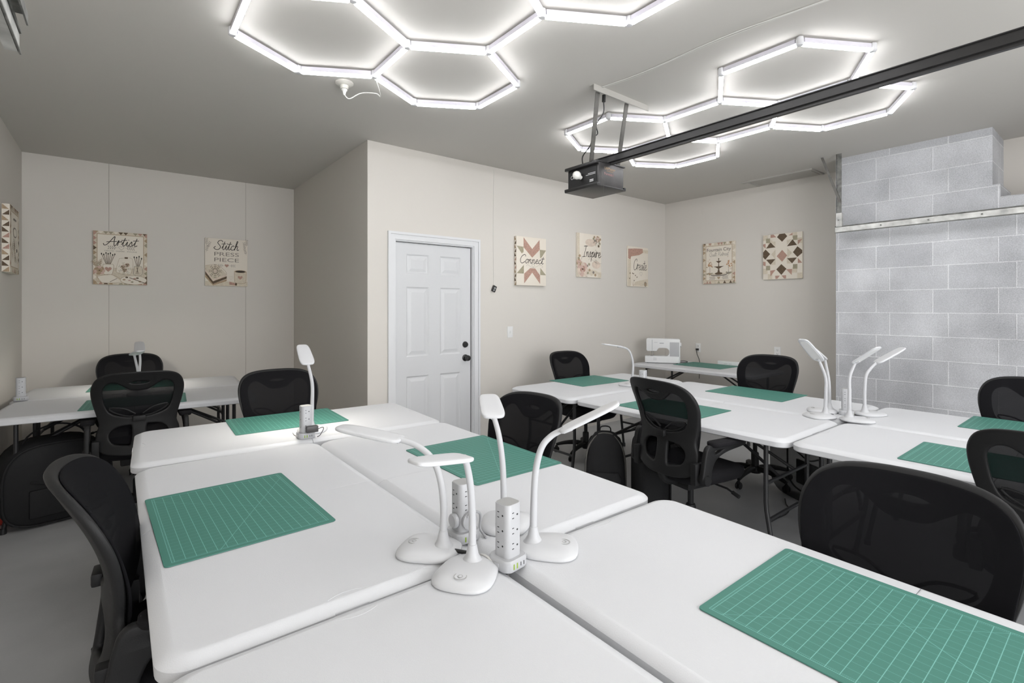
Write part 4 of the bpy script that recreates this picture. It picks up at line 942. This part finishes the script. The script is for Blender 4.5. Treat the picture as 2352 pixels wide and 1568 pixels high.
# plugs and leads
o = t1.location
ad = thing('charging_adapter', 'black charging adapter plugged into the tower beside the lone lamp', 'adapter', (o.x+.012, o.y, o.z), 0)
finish('adapter_body', bbox(-.022, .036, -.062, -.0285, .034, .066, .004), M['opener'], ad)
bm = NB(); tube(bm, [(.036, -.045, .045), (.060, -.05, .052), (.066, -.045, .040), (.05, -.04, .010), (.035, -.04, .0035)], .0018, 6, smooth=4); finish('lead', bm, M['blackcord'], ad)
o = t2.location; fa = R(2)
pg = thing('round_plug', 'round white flat plug with its cord looped on the rear front tower', 'plug', (o.x, o.y, o.z), fa)
bm = NB(); lathe(bm, [(0, 0), (.020, 0), (.021, .003), (.021, .010), (.018, .013), (0, .013)], 24, (-.0285, -.004, .062), (-1, 0, 0)); finish('plug_face', bm, M['tower'], pg)
bm = NB(); lathe(bm, [(0, 0), (.024, 0), (.025, .003), (.025, .009), (.022, .011), (0, .011)], 24, (.001, -.0285, .062), (0, -1, 0)); finish('plug_face', bm, M['tower'], pg)
bm = NB(); tube(bm, [(-.012, -.042, .078), (.005, -.045, .090), (.030, -.042, .080), (.050, -.02, .050), (.055, -.012, .015), (.05, -.05, .004)], .0038, 8, smooth=5); finish('lead', bm, M['tower'], pg)
def cord(label, pts, r=.0018, m='blackcord', barrel=None):
    bm = NB(); tube(bm, pts, r, 8, smooth=6)
    if barrel: tube(bm, barrel, .0055, 10)
    return tag(finish('lamp_cord', bm, M[m]), label, 'cord')
z0 = TZ+.004
cord('black barrel plug and cord at the back of the left front lamp', [W(1072, 1269, 1.37), W(1082, 1278, 1.36), (.755, 1.165, z0), (.785, 1.155, TZ-.01), (.80, 1.140, TZ-.10)], barrel=[W(1045, 1264, 1.385), W(1073, 1269, 1.37)])
cord('white lead looping between the two front power towers', [(.778, 1.052, TZ+.012), (.772, 1.085, TZ+.022), (.776, 1.12, TZ+.012), (.79, 1.145, TZ-.02), (.80, 1.14, TZ-.1)], .003, 'whitecord')
cord('black cords tangled under the lamps leaning left on the right group', [W(1905, 952, 3.24), W(1915, 954, 3.20), W(1922, 963, 3.12), W(1930, 958, 3.12), W(1938, 963, 3.08)], barrel=[W(1903, 950, 3.25), W(1914, 953, 3.2)])
cord('black plug at the back of the lamp before the right group tower', [W(1958, 959, 3.13), W(1968, 961, 3.10), W(1972, 962, 3.10)], barrel=[W(1958, 959, 3.13), W(1969, 960, 3.11)])
cord('thin grey cable lying on the table by the lone lamp tower', [W(671, 992, 2.76), W(676, 999, 2.68), W(686, 1003, 2.64)], .0015, 'strap')

# ------------------------------------------------------------------ sewing machine and box
sm = thing('sewing_machine', 'white sewing machine standing on the table in the far right corner', 'sewing machine', (5.335, 3.72, TZ+.0003), R(-56))
def plate_y(outline, holes, y0, y1, bev):      # outline in (x, z)
    bm = shape2d(outline, holes, y1-y0, bev); bm.transform(Matrix(((1, 0, 0, 0), (0, 0, 1, (y0+y1)/2), (0, 1, 0, 0), (0, 0, 0, 1)))); return bm
bm = bbox(-.21, .20, -.075, .075, 0.006, .088, .008, 3); finish('machine_bed', bm, M['sewing'], sm)
body = [(.055, .085), (.075, .10), (.085, .13), (.080, .165), (.060, .188), (.030, .195), (-.040, .195), (-.055, .185), (-.075, .155), (-.180, .155), (-.188, .165), (-.188, .292), (-.178, .302), (.190, .296), (.200, .286), (.203, .02), (.10, .02), (.07, .05)]
finish('machine_arm', plate_y(body, [], -.062, .062, .006), M['sewing'], sm, ang=45)
bm = bbox(.085, .195, -.0645, -.0615, .018, .262, .001); finish('stitch_panel', bm, M['tower'], sm)
bm = NB()
for i in range(9): box(bm, .098, .178, -.0652, -.0644, .05+.018*i, .0512+.018*i)
for i in range(4): box(bm, .176, .179, -.0656, -.0644, .04+.045*i, .044+.045*i)
box(bm, -.035, .015, -.0628, -.0618, .242, .254); box(bm, .110, .160, -.0652, -.0644, .226, .233); box(bm, -.100, -.060, -.0628, -.0618, .256, .260)
box(bm, -.11, -.07, -.0768, -.0748, .040, .046); box(bm, -.11, -.07, -.0768, -.0748, .060, .066); finish('printed_marks', bm, M['sewgrey'], sm)
bm = box(NB(), -.128, -.122, -.0628, -.0618, .155, .29); finish('thread_slot', bm, M['sewgrey'], sm)
bm = NB(); tube(bm, [(-.130, -.02, .155), (-.130, -.02, .128)], .005, 8); tube(bm, [(-.130, -.02, .13), (-.130, -.02, .095)], .0014, 6); box(bm, -.145, -.118, -.035, -.012, .090, .0925); tube(bm, [(-.112, .01, .155), (-.112, .01, .092)], .003, 8); finish('needle_assembly', bm, M['steel'], sm)
bm = NB(); lathe(bm, [(0, 0), (.026, 0), (.028, .003), (.028, .014), (.024, .018), (0, .018)], 24, (.203, 0, .23), (1, 0, 0)); finish('handwheel', bm, M['sewing'], sm)
bm = NB(); lathe(bm, [(0, 0), (.014, 0), (.014, .008), (0, .010)], 16, (.165, 0, .295)); tube(bm, [(.115, 0, .293), (.115, 0, .312)], .0025, 6); tube(bm, [(.09, .02, .293), (.09, .02, .308)], .0025, 6); finish('bobbin_winder', bm, M['sewing'], sm)
bm = NB()
for px in (-.18, .17):
    for py in (-.05, .05): lathe(bm, [(0, 0), (.009, 0), (.009, .007), (0, .007)], 10, (px, py, 0))
finish('rubber_foot', bm, M['slot'], sm)
p = W(1550, 829, 6.20); bm = NB(); tube(bm, [(5.53, 3.60, TZ+.02), (5.56, 3.56, TZ+.022), (5.585, 3.53, TZ+.012), (5.56, 3.545, TZ+.005), (5.53, 3.60, TZ+.005)], .004, 8, smooth=5)
tag(finish('foot_pedal_cord', bm, M['blackcord']), 'short loop of black cord beside the sewing machine', 'cord')
bx = thing('flat_box', 'flat white box with tiny grey marks at the back of the sewing table', 'box', (5.735, 3.08, TZ+.0003), R(-90))
finish('box_body', bbox(-.125, .125, -.02, .02, 0, .045, .002), M['sewing'], bx)
bm = NB()
for i in range(11): box(bm, -.045+.008*i+(.012 if i > 5 else 0), -.0395+.008*i+(.012 if i > 5 else 0), -.0206, -.0201, .014, .021 if i > 5 else .019)
finish('box_marks', bm, M['sewgrey'], bx)

# ------------------------------------------------------------------ bags and things on the floor
def dome_bag(x, y, rz, wd, hh, dp, label, mesh='nylon'):
    t = thing('mesh_tote', label, 'bag', (x, y, 0), R(rz))
    def prof(k): return [(wd/2*k*math.copysign(abs(math.cos(a))**.62, math.cos(a)), hh*(.5+.5*k*(math.copysign(abs(math.sin(a))**(.8 if math.sin(a) > 0 else .45), math.sin(a))))) for a in [2*PI*i/32 for i in range(32)]]
    bm = NB(); loft(bm, [[(x_, yy, z) for x_, z in prof(k)] for yy, k in ((-dp/2, .90), (-dp/2+.02, .985), (0, 1.0), (dp/2-.02, .985), (dp/2, .90))]); finish('bag_body', bm, M[mesh], t, ang=60)
    bm = NB(); rim = [Vector((x_, -dp/2-.002, z)) for x_, z in prof(.95)]; rim = [Vector((v.x, v.y, max(.008, v.z))) for v in rim]; tube(bm, rim+[rim[0]], .0065, 8); finish('rim_hoop', bm, M['nylon'], t)
    bm = NB(); tube(bm, [(-wd*.32, -.02, hh*.88), (-wd*.22, -.04, hh*1.08), (0, -.05, hh*1.17), (wd*.22, -.04, hh*1.08), (wd*.32, -.02, hh*.88)], .013, 8, flat=.45, smooth=5); finish('carry_strap', bm, M['nylon'], t)
    bm = NB(); tube(bm, [(-wd*.25, -dp/2-.006, hh*.55), (0, -dp/2-.010, hh*.48), (wd*.25, -dp/2-.006, hh*.55)], .006, 8, smooth=4); merge(bm, bbox(-wd*.26, wd*.26, -dp/2-.012, -dp/2, hh*.12, hh*.45, .01)); finish('front_pocket', bm, M['nylon'], t)
    return t
dome_bag(-0.34, 4.62, 14, .58, .55, .30, 'large black rounded tote under the alcove table')
dome_bag(4.03, 1.62, 60, .46, .56, .16, 'round see-through black mesh bag leaning under the right group near the block wall', 'mesh_lt')
dome_bag(2.86, 2.10, 50, .38, .56, .18, 'rounded black tote under the right group beside the backpack')
cord('thin black cord lying on the floor under the right group of tables', [W(1803, 1145, 3.72), W(1806, 1158, 3.615), W(1813, 1168, 3.538), W(1806, 1180, 3.446), W(1785, 1190, 3.375), W(1765, 1201, 3.30)], .004)
bp = thing('backpack', 'black backpack with a top loop standing under the right group', 'backpack', (2.74, 2.39, 0), R(-48))
bm = NB(); rows = []
for z, hx, hy in ((0, .13, .08), (.02, .145, .095), (.15, .15, .10), (.34, .145, .09), (.46, .12, .07), (.53, .075, .045), (.545, .04, .02)): rows.append([(x, y, z) for x, y in sup(hx, hy, 3.2, 32)])
loft(bm, rows); finish('pack_body', bm, M['nylon'], bp, ang=60)
bm = NB(); rows = []
for z, hx, hy in ((.06, .10, .02), (.08, .115, .035), (.24, .11, .035), (.28, .09, .02)): rows.append([(x, y-.09, z) for x, y in sup(hx, hy, 3.5, 28)])
loft(bm, rows); finish('front_pocket', bm, M['nylon'], bp, ang=60)
bm = NB(); tube(bm, [(-.138, -.05, .05), (-.140, -.055, .25), (-.125, -.05, .42), (-.06, -.035, .52), (0, -.03, .538), (.06, -.035, .52), (.125, -.05, .42), (.140, -.055, .25), (.138, -.05, .05)], .006, 8, smooth=4); finish('zip_piping', bm, M['strap'], bp)
bm = NB(); tube(bm, [(-.04, 0, .525), (-.03, 0, .575), (.03, 0, .575), (.04, 0, .525)], .009, 8, smooth=4, flat=.5); finish('top_loop', bm, M['nylon'], bp)
for s in (-1, 1):
    bm = NB(); tube(bm, [(s*.06, .06, .50), (s*.10, .14, .45), (s*.11, .16, .30), (s*.10, .12, .14), (s*.09, .085, .08)], .018, 8, smooth=4, flat=.4); finish('shoulder_strap', bm, M['nylon'], bp)
bm = NB(); rows = []
for z, hx, hy in ((0, .05, .08), (.02, .065, .10), (.12, .06, .095), (.20, .045, .08), (.215, .02, .05)): rows.append([(x+.008*math.sin(y*40), y, z) for x, y in sup(hx, hy, 2.6, 28)])
loft(bm, rows); o = finish('cloth_pouch', bm, M['red'], None, ang=60); o.location = (-.625, 4.72, 0); tag(o, 'red cloth pouch on the floor at the left edge beside the tote', 'pouch')
bm = NB(); rows = []
for z, k in ((0, .9), (.012, 1), (.03, .85), (.04, .5)): rows.append([(x*k+.006*math.sin(5*y*40), y*k, z+.006*math.sin(x*60)) for x, y in sup(.09, .06, 2.4, 28)])
loft(bm, rows); o = finish('folded_cloth', bm, M['dullred'], None, ang=60); o.location = (3.55, 3.37, .488); tag(o, 'dull red cloth lying on the seat of the chair by the door wall', 'cloth')
